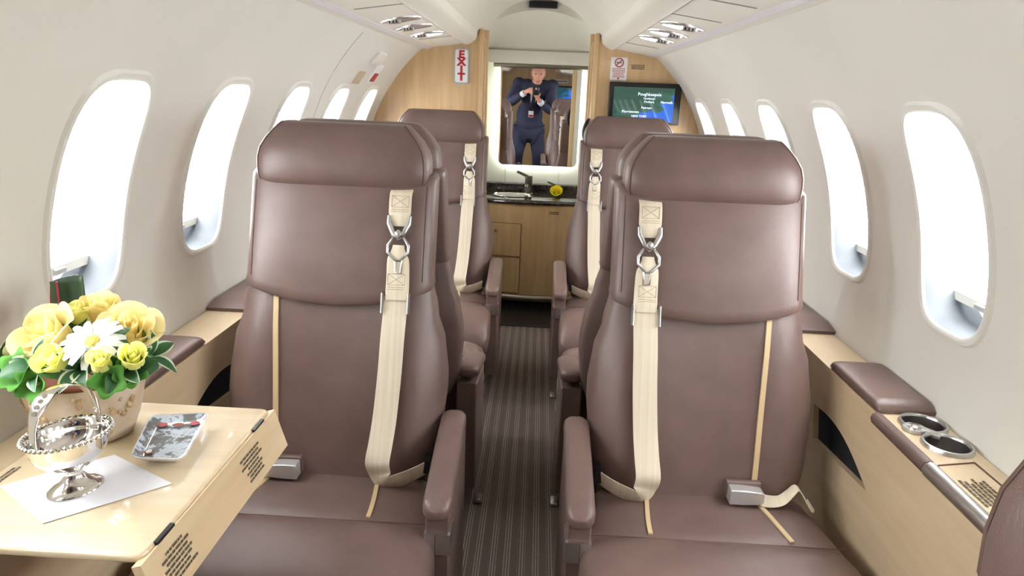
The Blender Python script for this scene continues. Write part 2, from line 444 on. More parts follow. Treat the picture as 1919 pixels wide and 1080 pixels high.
# ------------------------------------------------------------------ forward partition
def wall_profile(side, x_in, z0=0.0, shrink=0):
    pts = [(X0+side*x_in, z0), (X0+side*.62, z0), (X0+side*.70, .3)]
    z = .5
    while z < 1.32: pts.append((X0+side*(wrel(z)+.012), z)); z += .04
    pts += [(X0+side*.53, 1.345), (X0+side*.469, 1.352), (X0+side*.335, 1.372), (X0+side*.31, 1.368), (X0+side*.288, 1.385), (X0+side*.276, 1.40), (X0+side*x_in, 1.42)]
    return pts
for side, nm in ((-1, 'left'), (1, 'right')):
    o = plate('wall_partition_'+nm, wall_profile(side, .262), [], .03, lambda u, v, d: (u, YF+d, v), 'maple'); struct(o)
    # pocket door stiles lining the doorway
    a, b = sorted((X0+side*.262, X0+side*.276))
    s1 = box('trim_stile_outer_'+nm, (min(X0+side*.247, X0+side*.266), YF-.012, 0), (max(X0+side*.247, X0+side*.266), YF+.05, 1.425), 'maple', None, .003); struct(s1)
    s2 = box('trim_stile_gap_'+nm, (min(X0+side*.240, X0+side*.250), YF+.05, 0), (max(X0+side*.240, X0+side*.250), YF+.09, 1.39), 'ledgewood', None, .001); struct(s2)
    s3 = box('trim_stile_inner_'+nm, (min(X0+side*.232, X0+side*.268), YF+.09, 0), (max(X0+side*.232, X0+side*.268), YF+.12, 1.43), 'maple', None, .003); struct(s3)
    sw = box('wall_vestibule_'+nm, (min(X0+side*.318, X0+side*.34), YF+.12, 0), (max(X0+side*.318, X0+side*.34), YG, 1.40), 'plastic', None); struct(sw)
    fw = box('wall_return_'+nm, (min(X0+side*.262, X0+side*.34), YF+.10, 0), (max(X0+side*.262, X0+side*.34), YF+.12, 1.42), 'plastic', None); struct(fw)
o = box('wall_galley', (X0-.34, YG, 0), (X0+.34, YG+.02, 1.42), 'plastic'); struct(o)
o = box('trim_header', (X0-.318, YD1-.0, 1.318), (X0+.318, YG, 1.388), 'ceil', None, .003); struct(o)
o = tube('trim_header_seam', [(X0-.318, YD1-.001, 1.386), (X0+.318, YD1-.001, 1.386)], .0018, 'seam'); struct(o)
for k, xx in enumerate((-.17, .145)):
    o = box('trim_panel_joint_%d' % (k+1), (X0+xx-.001, YG-.002, .6), (X0+xx+.001, YG+.001, 1.32), 'seam'); struct(o)
# aft bulkhead behind the photographer
o = plate('wall_aft', [(X0-.62, 0), (X0-.79, .5), (X0-.80, .73), (X0-.75, 1.0), (X0-.64, 1.21), (X0-.5, 1.34), (X0-.28, 1.42), (X0, 1.61), (X0+.28, 1.42), (X0+.5, 1.34), (X0+.64, 1.21), (X0+.75, 1.0), (X0+.80, .73), (X0+.79, .5), (X0+.62, 0)], [], .03, lambda u, v, d: (u, YA-d, v), 'maple'); struct(o)
am = empty('aft_monitor', (.37, YA+.012, 1.10), label='blue and green map screen on the rear bulkhead, seen in the mirror', cat='monitor')
box('bezel', (-.18, -.012, -.11), (.18, .012, .11), 'black', am, .004)
box('screen', (-.165, .012, -.095), (.165, .0135, .095), 'mapscreen_aft', am)
ap = empty('bulkhead_placard', (.33, YA+.002, 1.27), label='white printed label above the rear screen, seen in the mirror', cat='placard')
box('plate', (-.1, -.002, -.022), (.1, .002, .022), 'white', ap, .001)
dashes('print', 1, .15, .02, lambda u, v: (.075-u, .0025, .01-v), 'ink', ap, 5, 0)

# ------------------------------------------------------------------ side consoles
LZ = .60; LIN, LOUT = .686, .787
def console(side, label, pads, pocket, cups=()):
    e = empty('side_console', (X0+side*LIN, 1.0, 0), label=label, cat='console')
    ox = V(e.location)
    def W(x, y, z): return V((X0+side*x, y, z)) - ox
    arc = []
    (ya, za), (yb, zb), (yc, zc) = pocket      # top-far, near tip, low-far
    for t in range(13):
        q = t/12; arc.append((ya+(yb-ya)*q, za+(zb-za)*q + .028*math.sin(PI*q)))
    arc += [(yc, zc)]
    plate('facing', [(YA, 0), (YF, 0), (YF, LZ-.006), (YA, LZ-.006)], [arc[::-1]], .012, lambda u, v, d: W(LIN+d, u, v), 'ledgewood', e)
    pl = [[W(LIN+d, y, z) for d, z in ((.012, .52), (.07, .52), (.07, .30), (.012, .30))] for y in (yb-.03, ya+.03)]
    loft('pocket_liner', pl, 'darkgap', e, False)
    holes = []
    for cx_, cy_ in cups: holes.append([(cx_+(.037*math.cos(-2*PI*k/36)), cy_+.037*math.sin(-2*PI*k/36)) for k in range(36)])
    plate('ledge_top', [(LIN-.003, YA), (LOUT, YA), (LOUT, YF), (LIN-.003, YF)], holes, .012, lambda u, v, d: W(u, v, LZ-d), 'ledgewood', e)
    for (y0, y1) in pads:
        lo = []
        n = 14
        for j in range(n+1):
            t = j/n; y = y0+(y1-y0)*t; ed = min(t, 1-t)*(y1-y0); k = min(1, (ed/.012))**.5 if ed < .012 else 1
            lo.append([W(LIN-.006+.004*(1-k)+ (a+.054)*1.0, y, LZ+.001+ (b+.011)*(.35+.65*k)) for a, b in sup(.054, .011, 5, 28)])
        loft('arm_pad', lo, 'leather', e)
    return e, W
CUPS = [(.744, 1.158), (.744, 1.080)]
eL, WL = console(-1, 'long maple side console with brown arm pads under the left windows', [(1.135, 1.375), (1.60, 2.15), (2.5, 3.05)], ((1.53, .50), (1.27, .455), (1.53, .43)))
eR, WRt = console(1, 'long maple side console with built-in cup holders under the right windows', [(1.20, 1.425), (1.655, 2.2), (2.5, 3.05)], ((1.475, .49), (1.19, .44), (1.45, .415)), CUPS)
part_label(next(c for c in eR.children if c.name.startswith('facing')), 'light maple front panel with a curved pocket opening')
# cup holder, lid with placard and satin edge trim on the right console
def ring_geo(cx, cy, r0, r1, z0, z1, N=40):
    return None
oR = V(eR.location)
ch = []
for cxr, cyr in CUPS:
    c = V((X0+cxr, cyr, LZ+.002))-oR
    r = .037
    prof = [(r-.003, -.056), (r-.003, .003), (r-.001, .0055), (r+.002, .005), (r+.004, .0), (r+.004, -.003)]
    h = lathe('cup_holder_ring', prof, 'steel', eR, 44, c=tuple(c), cap=False)
    lathe('cup_holder_well', [(r-.0035, .001), (r-.0035, -.05), (.0005, -.05)], 'cupsteel', eR, 44, c=tuple(c), cap=False)
    ch.append(c)
b = onz(1714, 804, LZ+.003)-oR
web = []
for c in (ch[0], ch[1]): web.append(c)
out = []
for k in range(28):
    a = 2*PI*k/28; out.append((b.x+.019*math.cos(a), b.y+.019*math.sin(a)))
o = plate('button_plate', out, [], .006, lambda u, v, d: (u, v, LZ+.0005+d), 'satin', eR)
mid = (ch[0]+ch[1])/2
o = plate('bridge_plate', [(b.x+.01, b.y-.018), (mid.x+.0, mid.y-.016), (mid.x+.012, mid.y), (mid.x+.0, mid.y+.016), (b.x+.01, b.y+.018)], [], .005, lambda u, v, d: (u, v, LZ+.0003+d), 'satin', eR)
lathe('call_button', [(.011, 0), (.011, .003), (.009, .0045), (.001, .005)], 'chrome', eR, 24, c=(b.x, b.y, LZ+.006))
def Rl(px, py, dz=.0006): return onz(px, py, LZ)-oR+V((0, 0, dz))
lid = [V((.668, 1.012, 0)), V((.735, 1.028, 0)), V((.735, .60, 0)), V((.668, .60, 0))]
for a, b2 in ((0, 1), (1, 2)):
    p, q = lid[a]-V((oR.x, oR.y, 0)), lid[b2]-V((oR.x, oR.y, 0))
    tube('lid_joint', [(p.x, p.y, LZ+.0006), (q.x, q.y, LZ+.0006)], .0014, 'thread', eR, 6)
def lidp(u, v):
    a = V((.672, .975, LZ+.0012)) - oR; return a + V((.055*v/.05, -u, 0)) if False else a + V((v, -u, 0))
part_label(dashes('placard_print', 6, .085, .045, lidp, 'ink', eR, 11, .35), 'grey lines of small print on the lid')
tr = [[V((X0+LIN+dx, y, z))-oR for dx, z in ((-.004, LZ-.022), (-.012, LZ-.018), (-.015, LZ-.008), (-.012, LZ+.0), (-.004, LZ+.003), (.003, LZ+.002))] for y in (1.20, 1.02)]
part_label(loft('edge_trim', tr, 'leather', eR), 'brown leather edge trim')
tr = [[p-V((0, 0, 0)) for p in l] for l in [[V((X0+LIN+dx, y, z))-oR for dx, z in ((-.004, LZ-.024), (-.012, LZ-.02), (-.016, LZ-.009), (-.012, LZ+.0), (-.004, LZ+.003), (.003, LZ+.002))] for y in (1.018, .845)]]
part_label(loft('edge_trim', tr, 'steel', eR), 'polished metal edge trim')
# magazines tucked in the pockets
mg = empty('magazine', (X0+LIN+.02, 1.25, .31), label='folded magazine sticking up in the right console pocket', cat='magazine')
for k, (t, m) in enumerate(((0, 'white'), (.004, 'red'), (.008, 'paper'))):
    box('page', (t, -.05, 0), (t+.003, .07, .142-.006*k), m, mg)
mg = empty('booklet', (X0-LIN-.03, 1.34, .31), label='pale booklet edge showing in the left console pocket', cat='booklet')
for k, (t, m) in enumerate(((0, 'paper'), (.004, 'white'))):
    box('page', (t, -.05, 0), (t+.003, .04, .15-.006*k), m, mg)

# ------------------------------------------------------------------ seats
def interp(tab, z):
    for (a, va), (b, vb) in zip(tab, tab[1:]):
        if z <= b: 
            t = max(0, (z-a)/(b-a)); t = t*t*(3-2*t); return va+(vb-va)*t
    return tab[-1][1]
HW = [(.33, .205), (.42, .232), (.53, .240), (.61, .232), (.68, .213), (.755, .199), (.95, .199)]
REC = .304
def yf(z): return (z-.36)*REC
def make_seat(m, away=False):
    root = empty('cabin_seat', (0, 0, 0))
    def S(x, y, z): return V((m*x, y, z))
    N = 56
    # lower backrest with soft wings
    loops = []
    zs = [.335, .337, .345, .36, .39, .43, .47, .51, .55, .59, .63, .67, .70, .73, .755, .78, .80]
    for i, z in enumerate(zs):
        wd = interp(HW, z); th = interp([(.33, .15), (.5, .16), (.8, .10)], z); k = .6 if i == 0 else (.86 if i == 1 else 1)
        l = []
        for a, b in sup(wd*k, th/2*k, 3.6, N):
            y = yf(z)+th/2+b; u = abs(a)/wd
            if b < 0: y -= .020*interp([(.33, .3), (.45, 1), (.6, .8), (.75, .1)], z)*math.exp(-((u-.72)/.2)**2) - .006*math.exp(-(u/.35)**2)
            l.append(S(a, y, z))
        loops.append(l)
    back = loft('backrest', loops, 'leather', root)
    # upper panel, curved lower edge
    loops = []; zz = [.728, .729, .735, .75, .78, .82, .86, .90, .93, .955, .968, .975, .978]
    for i, z in enumerate(zz):
        wd = interp(HW, z)+.002; th = .118; k = {0: .93, 1: .985, 11: .985, 12: .95}.get(i, 1); kt = {0: .80, 1: .93, 10: .96, 11: .85, 12: .6}.get(i, 1)
        l = []
        for a, b in sup(wd*k, th/2*kt, 4.5, N):
            u = a/wd; v = (z-.728)/.25
            dip = (.034*(max(0, 1-u*u)) - .012)*(1-v)**2.2
            z2 = z-dip
            y = yf(z2)-.012+.112/2+b*(1 if b > 0 else 1.0)
            if b < 0: y -= .010*math.sin(PI*min(1, max(0, v)))*(1-u*u)
            l.append(S(a, y, z2))
        loops.append(l)
    loft('upper_backrest', loops, 'leather', root)
    # headrest
    loops = []
    hz = [(.943, .150, .03), (.944, .168, .042), (.951, .180, .052), (.965, .1855, .057), (.985, .1865, .058), (1.005, .186, .056), (1.025, .181, .052), (1.045, .169, .046), (1.06, .156, .040), (1.072, .144, .034), (1.077, .138, .027), (1.079, .128, .018)]
    for z, a_, b_ in hz:
        yc_ = .215+(z-.95)*.10
        l = []
        for a, b in sup(a_, b_, 4.5, N):
            y = yc_+b
            if b < 0: y -= .012*math.sin(PI*min(1, max(0, (z-.943)/.15)))*(1-(a/a_)**2*.5)
            l.append(S(a, y, z))
        loops.append(l)
    hr = loft('headrest', loops, 'leather', root)
    part_label(hr, 'padded headrest roll')
    # seam piping round both ends of the headrest
    for s in (-1, 1):
        pts = []
        for z, a_, b_ in hz[1:-1]:
            yc_ = .215+(z-.95)*.10
            pts.append(S(s*(a_*.95), yc_-b_*.704-.012*math.sin(PI*min(1, max(0, (z-.943)/.15)))*.55-.0004, z))
        tube('seam', pts, .0016, 'thread', hr, 6)
    for s in (-1, 1):
        pts = []
        for i in range(16):
            z = .76+.195*i/15; wd = interp(HW, z); vq = (z-.728)/.25; pts.append(S(s*(wd+.002)*.915, yf(z)+.044-.059*.782-.010*math.sin(PI*vq)*.16-.0003, z))
        tube('seam', pts, .0011, 'thread', root, 5)
    # tan stripes on the back
    for s in (-1, 1):
        pts = []; 
        for i in range(14):
            z = .372+.36*i/13; u = .108+.02*i/13
            wd = interp(HW, z); uu = u/wd
            y = yf(z) - .020*interp([(.33, .3), (.45, 1), (.6, .8), (.75, .1)], z)*math.exp(-((uu-.72)/.2)**2)
            # rounded-rectangle front falls away slightly from the flat
            th = interp([(.33, .15), (.5, .16), (.8, .10)], z); y += th/2*(1-(1-uu**3.6)**(1/3.6))
            pts.append(S(s*u, y-.0012, z))
        ribbon('stripe', pts, [.011 if i < 10 else .011 for i in range(14)], (1, 0, 0), .005, 'tan', root)
    # cushion: flat rear, rolled front
    loops = []
    ys = [.03, .028, .02, .0, -.04, -.08, -.12, -.138, -.146, -.156, -.18, -.22, -.27, -.31, -.34, -.362, -.375, -.382, -.384]
    for i, y in enumerate(ys):
        k = {0: .9, 1: .97, 16: .97, 17: .93, 18: .86}.get(i, 1)
        wd = (.232 + .03*min(1, max(0, -y/.2)))*k
        zt = interp([(-.384, .268), (-.378, .290), (-.362, .315), (-.34, .334), (-.30, .352), (-.25, .361), (-.19, .363), (-.156, .360), (-.146, .355), (-.138, .3585), (-.05, .360), (.03, .356)], y)
        zb_ = interp([(-.384, .25), (-.36, .205), (-.3, .19), (.03, .19)], y)
        h = (zt-zb_)/2*(.9 if k < .97 else 1)
        loops.append([S(a, y, (zt+zb_)/2+b) for a, b in sup(wd, h, 5, N)])
    cu = loft('cushion', loops, 'leather', root)
    def cz(y): return interp([(-.156, .360), (-.146, .355), (-.138, .3585), (-.05, .360), (.03, .356)], y)
    for s in (-1, 1):
        pts = []
        for i in range(10):
            y = -.006-.134*i/9; pts.append(S(s*(.112+(.0 if s > 0 else .03)*i/9 + (.012*math.sin(PI/2*i/9) if s > 0 else 0)), y, cz(y)+.0012))
        ribbon('stripe', pts, .009, (1, 0, 0), .004, 'tan', cu)
    tube('seam', [S(-.245+.49*i/12, -.1475, .3556) for i in range(13)], .0012, 'thread', cu, 5)
    # frame below the cushion and floor pedestal
    box('seat_pan', (-.215, -.30, .135), (.215, .14, .20), 'leather', root, .012)
    box('pedestal', (-.16, -.2, 0), (.16, .12, .14), 'leather', root, .01)
    # aisle side arm: panel, cuff, pad
    ax = .250 if away else .262; az = -.058 if away else 0; ay = .03 if away else 0; aw = .0325 if away else .0275
    def side(y0, y1, z0, zt0, zt1, hw, bev):
        o_ = [(y0, z0), (y1, z0), (y1, zt1), (y0, zt0)]
        l = []
        for dx, sh in ((-hw, .006), (-hw+.004, 0), (hw-.004, 0), (hw, .006)):
            cy_, cz_ = (y0+y1)/2, (z0+max(zt0, zt1))/2
            l.append([S(ax+dx, y+(sh if y < cy_ else -sh), z+(sh if z < cz_ else -sh)) for y, z in o_])
        return l
    arm = loft('arm_panel', side(-.172+ay, .10+ay, .06, .395+az, .445+az, aw-.004, .004), 'leather', root, True, 30)
    lo = []
    n = 20
    for j in range(n+1):
        t = .5-.5*math.cos(PI*j/n); y = -.198+.29*t; z = .408+.064*t + .004*math.sin(PI*t)
        e1 = min(y+.198, .092-y); k = math.sqrt(max(0, 1-(1-min(1, e1/.026))**2)); k = max(k, .12)
        lo.append([S(ax+a, y+ay, z+az+b) for a, b in sup(aw*k**.8, .0185*(.25+.75*k), 3.0, 24)])
    pad = loft('arm_pad', lo, 'leather', root)
    cuf = [[S(ax+a*1.0, y, z) for a, z in ((-aw+.003, .313+az), (aw-.003, .313+az), (aw-.003, .356+az), (-aw+.003, .356+az))] for y in (-.178+ay, -.12+ay)]
    cf = loft('arm_cuff', cuf, 'steel', root, True, 30); part_label(cf, 'polished metal cuff')
    tube('cuff_groove', [S(ax-.003, -.1785+ay, .314+az), S(ax-.003, -.1785+ay, .355+az)], .0008, 'thread', cf, 5)
    # shoulder strap
    bx_ = .133
    def on(z, off): return yf(z)-.016-off
    up = ribbon('shoulder_strap', [S(bx_, on(z, o_), z) for z, o_ in ((.957, -.03), (.948, -.006), (.937, .009), (.905, .011), (.898, .011), (.885, .011), (.876, .009))], [.047, .047, .047, .047, .044, .032, .028], (1, 0, 0), .003, 'web', root)
    def xbox(zt, zb_, off, parent, w_=.036, extra=True):
        vv = []; f = []
        c = [S(bx_-w_/2, on(zt, off), zt), S(bx_+w_/2, on(zt, off), zt), S(bx_+w_/2, on(zb_, off), zb_), S(bx_-w_/2, on(zb_, off), zb_)]
        segs = [(0, 1), (1, 2), (2, 3), (3, 0), (0, 2), (1, 3)]
        for a, b in segs:
            g, q = tube_geo([c[a], c[b]], .0005, 4); s0 = len(vv); vv += g; f += [tuple(i+s0 for i in w2) for w2 in q]
        if extra:
            for dz in (.005, .009):
                for zz_ in (zb_-dz,):
                    g, q = tube_geo([S(bx_-w_/2, on(zz_, off), zz_), S(bx_+w_/2, on(zz_, off), zz_)], .0006, 4); s0 = len(vv); vv += g; f += [tuple(i+s0 for i in w2) for w2 in q]
        mesh('stitching', vv, f, 'webstitch', parent)
    xbox(.938, .915, .0128, up)
    # v-shaped hook, rivet and six-sided ring with tongue loop
    def P2(x, z, off): return S(bx_+x, on(z, off), z)
    hk = tube('strap_hook', [P2(-.022, .897, .012), P2(-.021, .882, .014), P2(-.010, .860, .015), P2(0, .855, .0155), P2(.010, .860, .015), P2(.021, .882, .014), P2(.022, .897, .012)], [.004, .0055, .0068, .007, .0068, .0055, .004], 'steel', root, 8)
    lathe_pts = []
    rv = [[P2(r*math.cos(2*PI*k/16), .864+r*math.sin(2*PI*k/16), o_) for k in range(16)] for r, o_ in ((.0065, .014), (.0065, .0215), (.005, .0225))]
    loft('rivet', rv, 'satin', hk)
    tube('strap_ring', [P2(-.008, .858, .0135), P2(-.0215, .838, .0135), P2(-.0215, .824, .0135), P2(-.004, .808, .014), P2(.006, .808, .014), P2(.022, .824, .0135), P2(.022, .838, .0135), P2(.008, .858, .0135)], .0032, 'steel', root, 8, True)
    tube('tongue_loop', [P2(-.005, .808, .0145), P2(-.003, .784, .0145), P2(.009, .783, .0145), P2(.010, .808, .0145)], .0022, 'steel', root, 8, True)
    # strap below the ring: short doubled end, slider, long run that folds over at the seat
    lw = ribbon('strap_end', [P2(.001, .838, .0105), P2(.001, .832, .0115), P2(.001, .822, .0115), P2(.001, .812, .0115), P2(.002, .80, .0115), P2(.003, .77, .0115), P2(.003, .745, .0115), P2(.003, .728, .010)], [.024, .026, .034, .044, .047, .048, .049, .049], (1, 0, 0), .0035, 'web', root)
    xbox(.781, .759, .0135, lw)
    sl = empty('slider', (0, 0, 0)); sl.parent = root
    bpy.data.objects.remove(sl)
    for s in (-1, 1):
        lo_ = [[P2(s*.0275+a, .7225+zz_, .010+o_) for a, o_ in sup(.003, .006, 4, 12)] for zz_ in (-.02, -.018, .018, .02)]
        loft('slider_bar', lo_, 'steel', root)
    pts = [P2(.0, .735, .006), P2(0, .70, .010), P2(-.002, .65, .012), P2(-.004, .58, .012), P2(-.008, .50, .016), P2(-.012, .45, .026), P2(-.015, .415, .036)]
    wd = [V((1, 0, 0))]*7; wd = [V((m, 0, 0))]*7
    tail = [((.122, -.032, .389), (m*.9, -.2, .3)), ((.128, -.036, .376), (m*.6, -.3, .6)), ((.140, -.034, .371), (m*.3, -.3, .85)), ((.160, -.028, .374), (m*.05, -.25, .95)), ((.185, -.018, .381), (0, -.2, 1)), ((.207, -.004, .388), (0, -.15, 1)), ((.214, .006, .390), (0, -.1, 1))]
    pts += [S(*p) for p, _ in tail]; wds = wd+[V(q) for _, q in tail]
    # flip side of the fold so the band keeps one face to the viewer
    ribbon('long_strap', pts, [.05]*7+[.05, .046, .042, .038, .034, .032, .032], wds, .0022, 'web', root)
    lo_ = [[S(.214+a, y, .392+b) for a, b in sup(.008, .015, 4, 12)] for y in (-.004, .03)]
    loft('strap_anchor', lo_, 'black', root)
    # lap buckle on the window side with its short belt
    bk = empty('lap_buckle', (0, 0, 0)); bpy.data.objects.remove(bk)
    lo_ = []
    for t, hh in ((-.034, .0145), (-.033, .0165), (-.005, .0165), (.028, .014), (.034, .010)):
        lo_.append([S(-.085-t, -.020+a, .381+b) for a, b in sup(.015, hh, 12, 32)])
    lb = loft('lap_buckle', lo_, 'buckle', root); part_label(lb, 'brushed metal lap buckle')
    lo_ = [[S(-.085-t, -.002+a, .385+b) for a, b in sup(.008, .018, 5, 16)] for t in (-.036, -.03, .028, .033)]
    loft('buckle_cover', lo_, 'leather', lb)
    pts = [S(-.116, -.022, .373), S(-.135, -.024, .371), S(-.158, -.022, .374), S(-.178, -.014, .388), S(-.190, -.010, .397), S(-.200, -.016, .388), S(-.214, -.026, .366), S(-.226, -.006, .358)]
    wds = [V((0, .7, .7)), V((0, .7, .5)), V((0, .9, .3)), V((0, 1, .1)), V((0, 1, 0)), V((0, 1, 0)), V((0, 1, .2)), V((0, 1, .3))]
    ribbon('lap_strap', pts, .026, wds, .002, 'web', root)
    return root
GRP = 'brown leather cabin seats'
sL = make_seat(1); sR = make_seat(-1)
SX = .394
def put(o, side, y, rz, label):
    o.location = (X0+side*SX, y, 0); o.rotation_euler.z = rz
    tag(o, label, 'seat', GRP)
YN, YM, YFS, YA0 = 1.27, 1.85, 2.725, .425
c1 = copy_tree(sL); c2 = copy_tree(sR); c3 = make_seat(1, True); c4 = make_seat(-1, True); c5 = copy_tree(sL)
put(sL, -1, YN, 0, 'large brown leather seat in the foreground beside the fold-out table')
put(sR, 1, YN, 0, 'large brown leather seat in the foreground below the cup holder console')
put(c3, 1, YM, PI, 'brown leather seat facing away, back to back with the right foreground seat')
put(c2, 1, YFS, 0, 'small brown leather seat against the partition under the map screen')
put(c1, -1, YFS, 0, 'small brown leather seat against the partition under the exit sign')
put(c4, -1, YM, PI, 'brown leather seat facing away, back to back with the left foreground seat')
put(c5, 1, YA0, PI, 'brown leather seat back cut off in the bottom right corner')

# ------------------------------------------------------------------ fold-out table on the left
TZ = .612
tb = empty('folding_table', (-.58, .86, TZ), label='light maple fold-out table with hinged flap in the left foreground', cat='table')
tbo = V(tb.location)
tx0, tx1, ty0, ty1 = -.738, -.443, .668, 1.062
lo = []
for dz, ins in ((-.0115, .003), (-.0105, .001), (-.009, 0), (-.004, 0), (-.0015, .001), (0, .0035)):
    x0, x1, y0, y1 = tx0+ins, tx1-ins, ty0+ins, ty1-ins; r = .012
    l = []
    for cx_, cy_, a0 in ((x1-r, y1-r, 0), (x0+r, y1-r, 90), (x0+r, y0+r, 180), (x1-r, y0+r, 270)):
        for k in range(5):
            a = math.radians(a0+90*k/4); l.append(V((cx_+r*math.cos(a), cy_+r*math.sin(a), TZ+dz))-tbo)
    lo.append(l)
loft('table_top', lo, 'maple_table', tb)
# flap hinged on the aisle edge, hanging nearly upright
fa, fb = V((-.438, 0, TZ-.004)), V((-.418, 0, TZ-.072))
fl = []
fn_ = V((fb.z-fa.z, 0, -(fb.x-fa.x))).normalized()
for t, q in ((0, .5), (.04, .9), (.96, .9), (1, .5)):
    pass
def flap(u, v, d):   # u along y, v down the face, d thickness inward
    p = fa.lerp(fb, v); return V((p.x, u, p.z)) - V((abs(fn_.x)*d, 0, abs(fn_.z)*d)) - tbo
fp = plate('flap', [(ty0-.012, 0), (ty1+.006, 0), (ty1+.006, 1), (ty0-.012, 1)], [], .012, flap, 'maple_y', tb)
for y in (1.005, .715):
    box('hinge', (tx1-.003-tbo.x, y-.02-tbo.y, -.012), (tx1+.004-tbo.x, y+.02-tbo.y, -.001), 'black', tb)
dashes('flap_print', 7, .075, .62, lambda u, v: flap(.985-u, .2+v, -.0006), 'ink', fp, 21, .5)
dashes('flap_print', 7, .075, .62, lambda u, v: flap(.755-u, .2+v, -.0006), 'ink', fp, 22, .5)
dashes('table_print', 2, .05, .012, lambda u, v: V((tx0+.012+v, .84-u, TZ+.0006))-tbo, 'ink', tb, 23, .2)
box('support_rail', (tx0+.045-tbo.x, ty0+.04-tbo.y, -.04), (tx0+.065-tbo.x, ty1-.04-tbo.y, -.0115), 'satin', tb)
# black leg stays
box('support_arm', (tx0+.065-tbo.x, -.02, -.026), (tx1-.04-tbo.x, .02, -.0115), 'satin', tb)

# ------------------------------------------------------------------ things on the table
pp = [onz(*q, TZ+.0012) for q in ((0, 912), (80, 982), (323, 907), (215, 853))]
pp[0] = onz(-35, 885, TZ+.0012) if False else pp[0]
c = sum(pp, V((0, 0, 0)))/4
pe = mesh('paper_sheet', [p-c for p in pp]+[p-c+V((0, 0, .0006)) for p in pp], [(0, 1, 2, 3), (7, 6, 5, 4), (0, 1, 5, 4), (1, 2, 6, 5), (2, 3, 7, 6), (3, 0, 4, 7)], 'paper', None, False, loc=c)
tag(pe, 'blank white sheet of paper lying under the silver basket on the table', 'paper')
# silver sugar basket
gb = onz(143, 915, TZ+.002); gb.z = TZ+.002
gk = empty('silver_basket', gb, rz=1.1, label='footed silver bowl with pierced swing handle on the white paper', cat='bowl')
sxo, syo = 1.0, .84
lathe('foot', [(.001, .006), (.034, .0), (.0355, .002), (.034, .005), (.026, .009), (.017, .015), (.0125, .022), (.0115, .027), (.014, .031), (.006, .034)], 'chrome', gk, 44, sxo, syo)
lathe('bowl', [(.004, .031), (.016, .033), (.032, .041), (.044, .054), (.0495, .070), (.0515, .079), (.053, .0815), (.0515, .0835), (.0485, .081), (.0465, .070), (.041, .056), (.029, .045), (.012, .0395), (.001, .039)], 'chrome', gk, 48, sxo, syo)
bv = []; bf = []
for k in range(46):
    a = 2*PI*k/46; p = V((.0535*sxo*math.cos(a), .0535*syo*math.sin(a), .0825))
    bm = bmesh.new(); bmesh.ops.create_icosphere(bm, subdivisions=1, radius=.0034); s0 = len(bv)
    bv += [p+v.co for v in bm.verts]; bf += [tuple(v.index+s0 for v in q.verts) for q in bm.faces]; bm.free()
mesh('beaded_rim', bv, bf, 'chrome', gk)
# handle leaning across the bowl: wide pierced shoulders and a narrow crown
hpts = []; hw = []
for k in range(25):
    t = k/24; a = PI*t
    hpts.append(V((-.046*math.cos(a)*1.0, .0, .078+.072*math.sin(a)**.75))); hw.append(.010+.016*math.exp(-((min(t, 1-t)-.30)/.14)**2))
hd = ribbon('handle', hpts, hw, (0, 1, 0), .002, 'chrome', gk); 
for t in (.20, .25, .30, .35, .65, .70, .75, .80):
    a = PI*t; p = V((-.046*math.cos(a), 0, .078+.072*math.sin(a)**.75)); nx = V((-math.cos(a), 0, .6)).normalized()
    q = [p+nx*.0016+V((0, .0045*math.cos(2*PI*j/8), 0))+V((math.sin(a)*.0035, 0, math.cos(a)*.0035 if a < PI/2 else math.cos(a)*.0035))*math.sin(2*PI*j/8) for j in range(8)]
    mesh('piercing', q, [tuple(range(8))], 'ink', hd, False)
hd.rotation_euler = (0, 0, .15)
# porcelain dish with printed map
dp = [onz(*q, TZ+.022) for q in ((283, 778), (395, 773), (345, 862), (242, 858))]
dc = sum(dp, V((0, 0, 0)))/4; dc.z = TZ+.001
dd = empty('porcelain_dish', dc, label='rectangular white porcelain dish printed with an old map', cat='dish')
def quad_ring(k, z, r=.16):
    pts = []; cc = sum(dp, V((0, 0, 0)))/4; Q = [cc+(p-cc)*k for p in dp]
    for i in range(4):
        a, b, c_ = Q[i-1], Q[i], Q[(i+1) % 4]
        for j in range(5):
            t = j/4; p0 = b.lerp(a, r*(1-t)); p1 = b.lerp(c_, r*t); p = p0.lerp(p1, t)
            pts.append(V((p.x-dc.x, p.y-dc.y, z)))
    return pts
loft('dish_body', [quad_ring(.02, .0), quad_ring(.62, .0), quad_ring(.64, .004), quad_ring(.80, .008), quad_ring(.97, .019), quad_ring(1.0, .0215), quad_ring(.985, .022), quad_ring(.97, .0205)], 'porcelain', dd, False)
pr = [quad_ring(.965, .0206), quad_ring(.80, .0125), quad_ring(.66, .0110), quad_ring(.3, .0108), quad_ring(.02, .0107)]
o = mesh('printed_map', [p for l in pr for p in l], grid_faces(20, 5, True)+[tuple(range(80, 100))], 'dishprint', dd); part_label(o, 'grey and blue old map print')
ex = (dp[1]-dp[0]).normalized(); ey = (dp[3]-dp[0]).normalized(); L1 = (dp[1]-dp[0]).length; L2 = (dp[3]-dp[0]).length
def dq(u, v, z): p = dp[0]+ex*(u*L1)+ey*(v*L2); return V((p.x-dc.x, p.y-dc.y, z))
for u, v, a, b_, m in ((.24, .17, .085, .05, 'red'), (.50, .19, .10, .045, 'terracotta'), (.77, .17, .085, .05, 'red'), (.22, .80, .07, .06, 'terracotta'), (.222, .80, .048, .042, 'white')):
    mesh('printed_vignette', [dq(u+a*math.cos(2*PI*k/16), v+b_*math.sin(2*PI*k/16), .0145 + (.0006 if m == 'white' else 0)+.002*(m != 'terracotta')*0) for k in range(16)], [tuple(range(16))], m, dd, False)
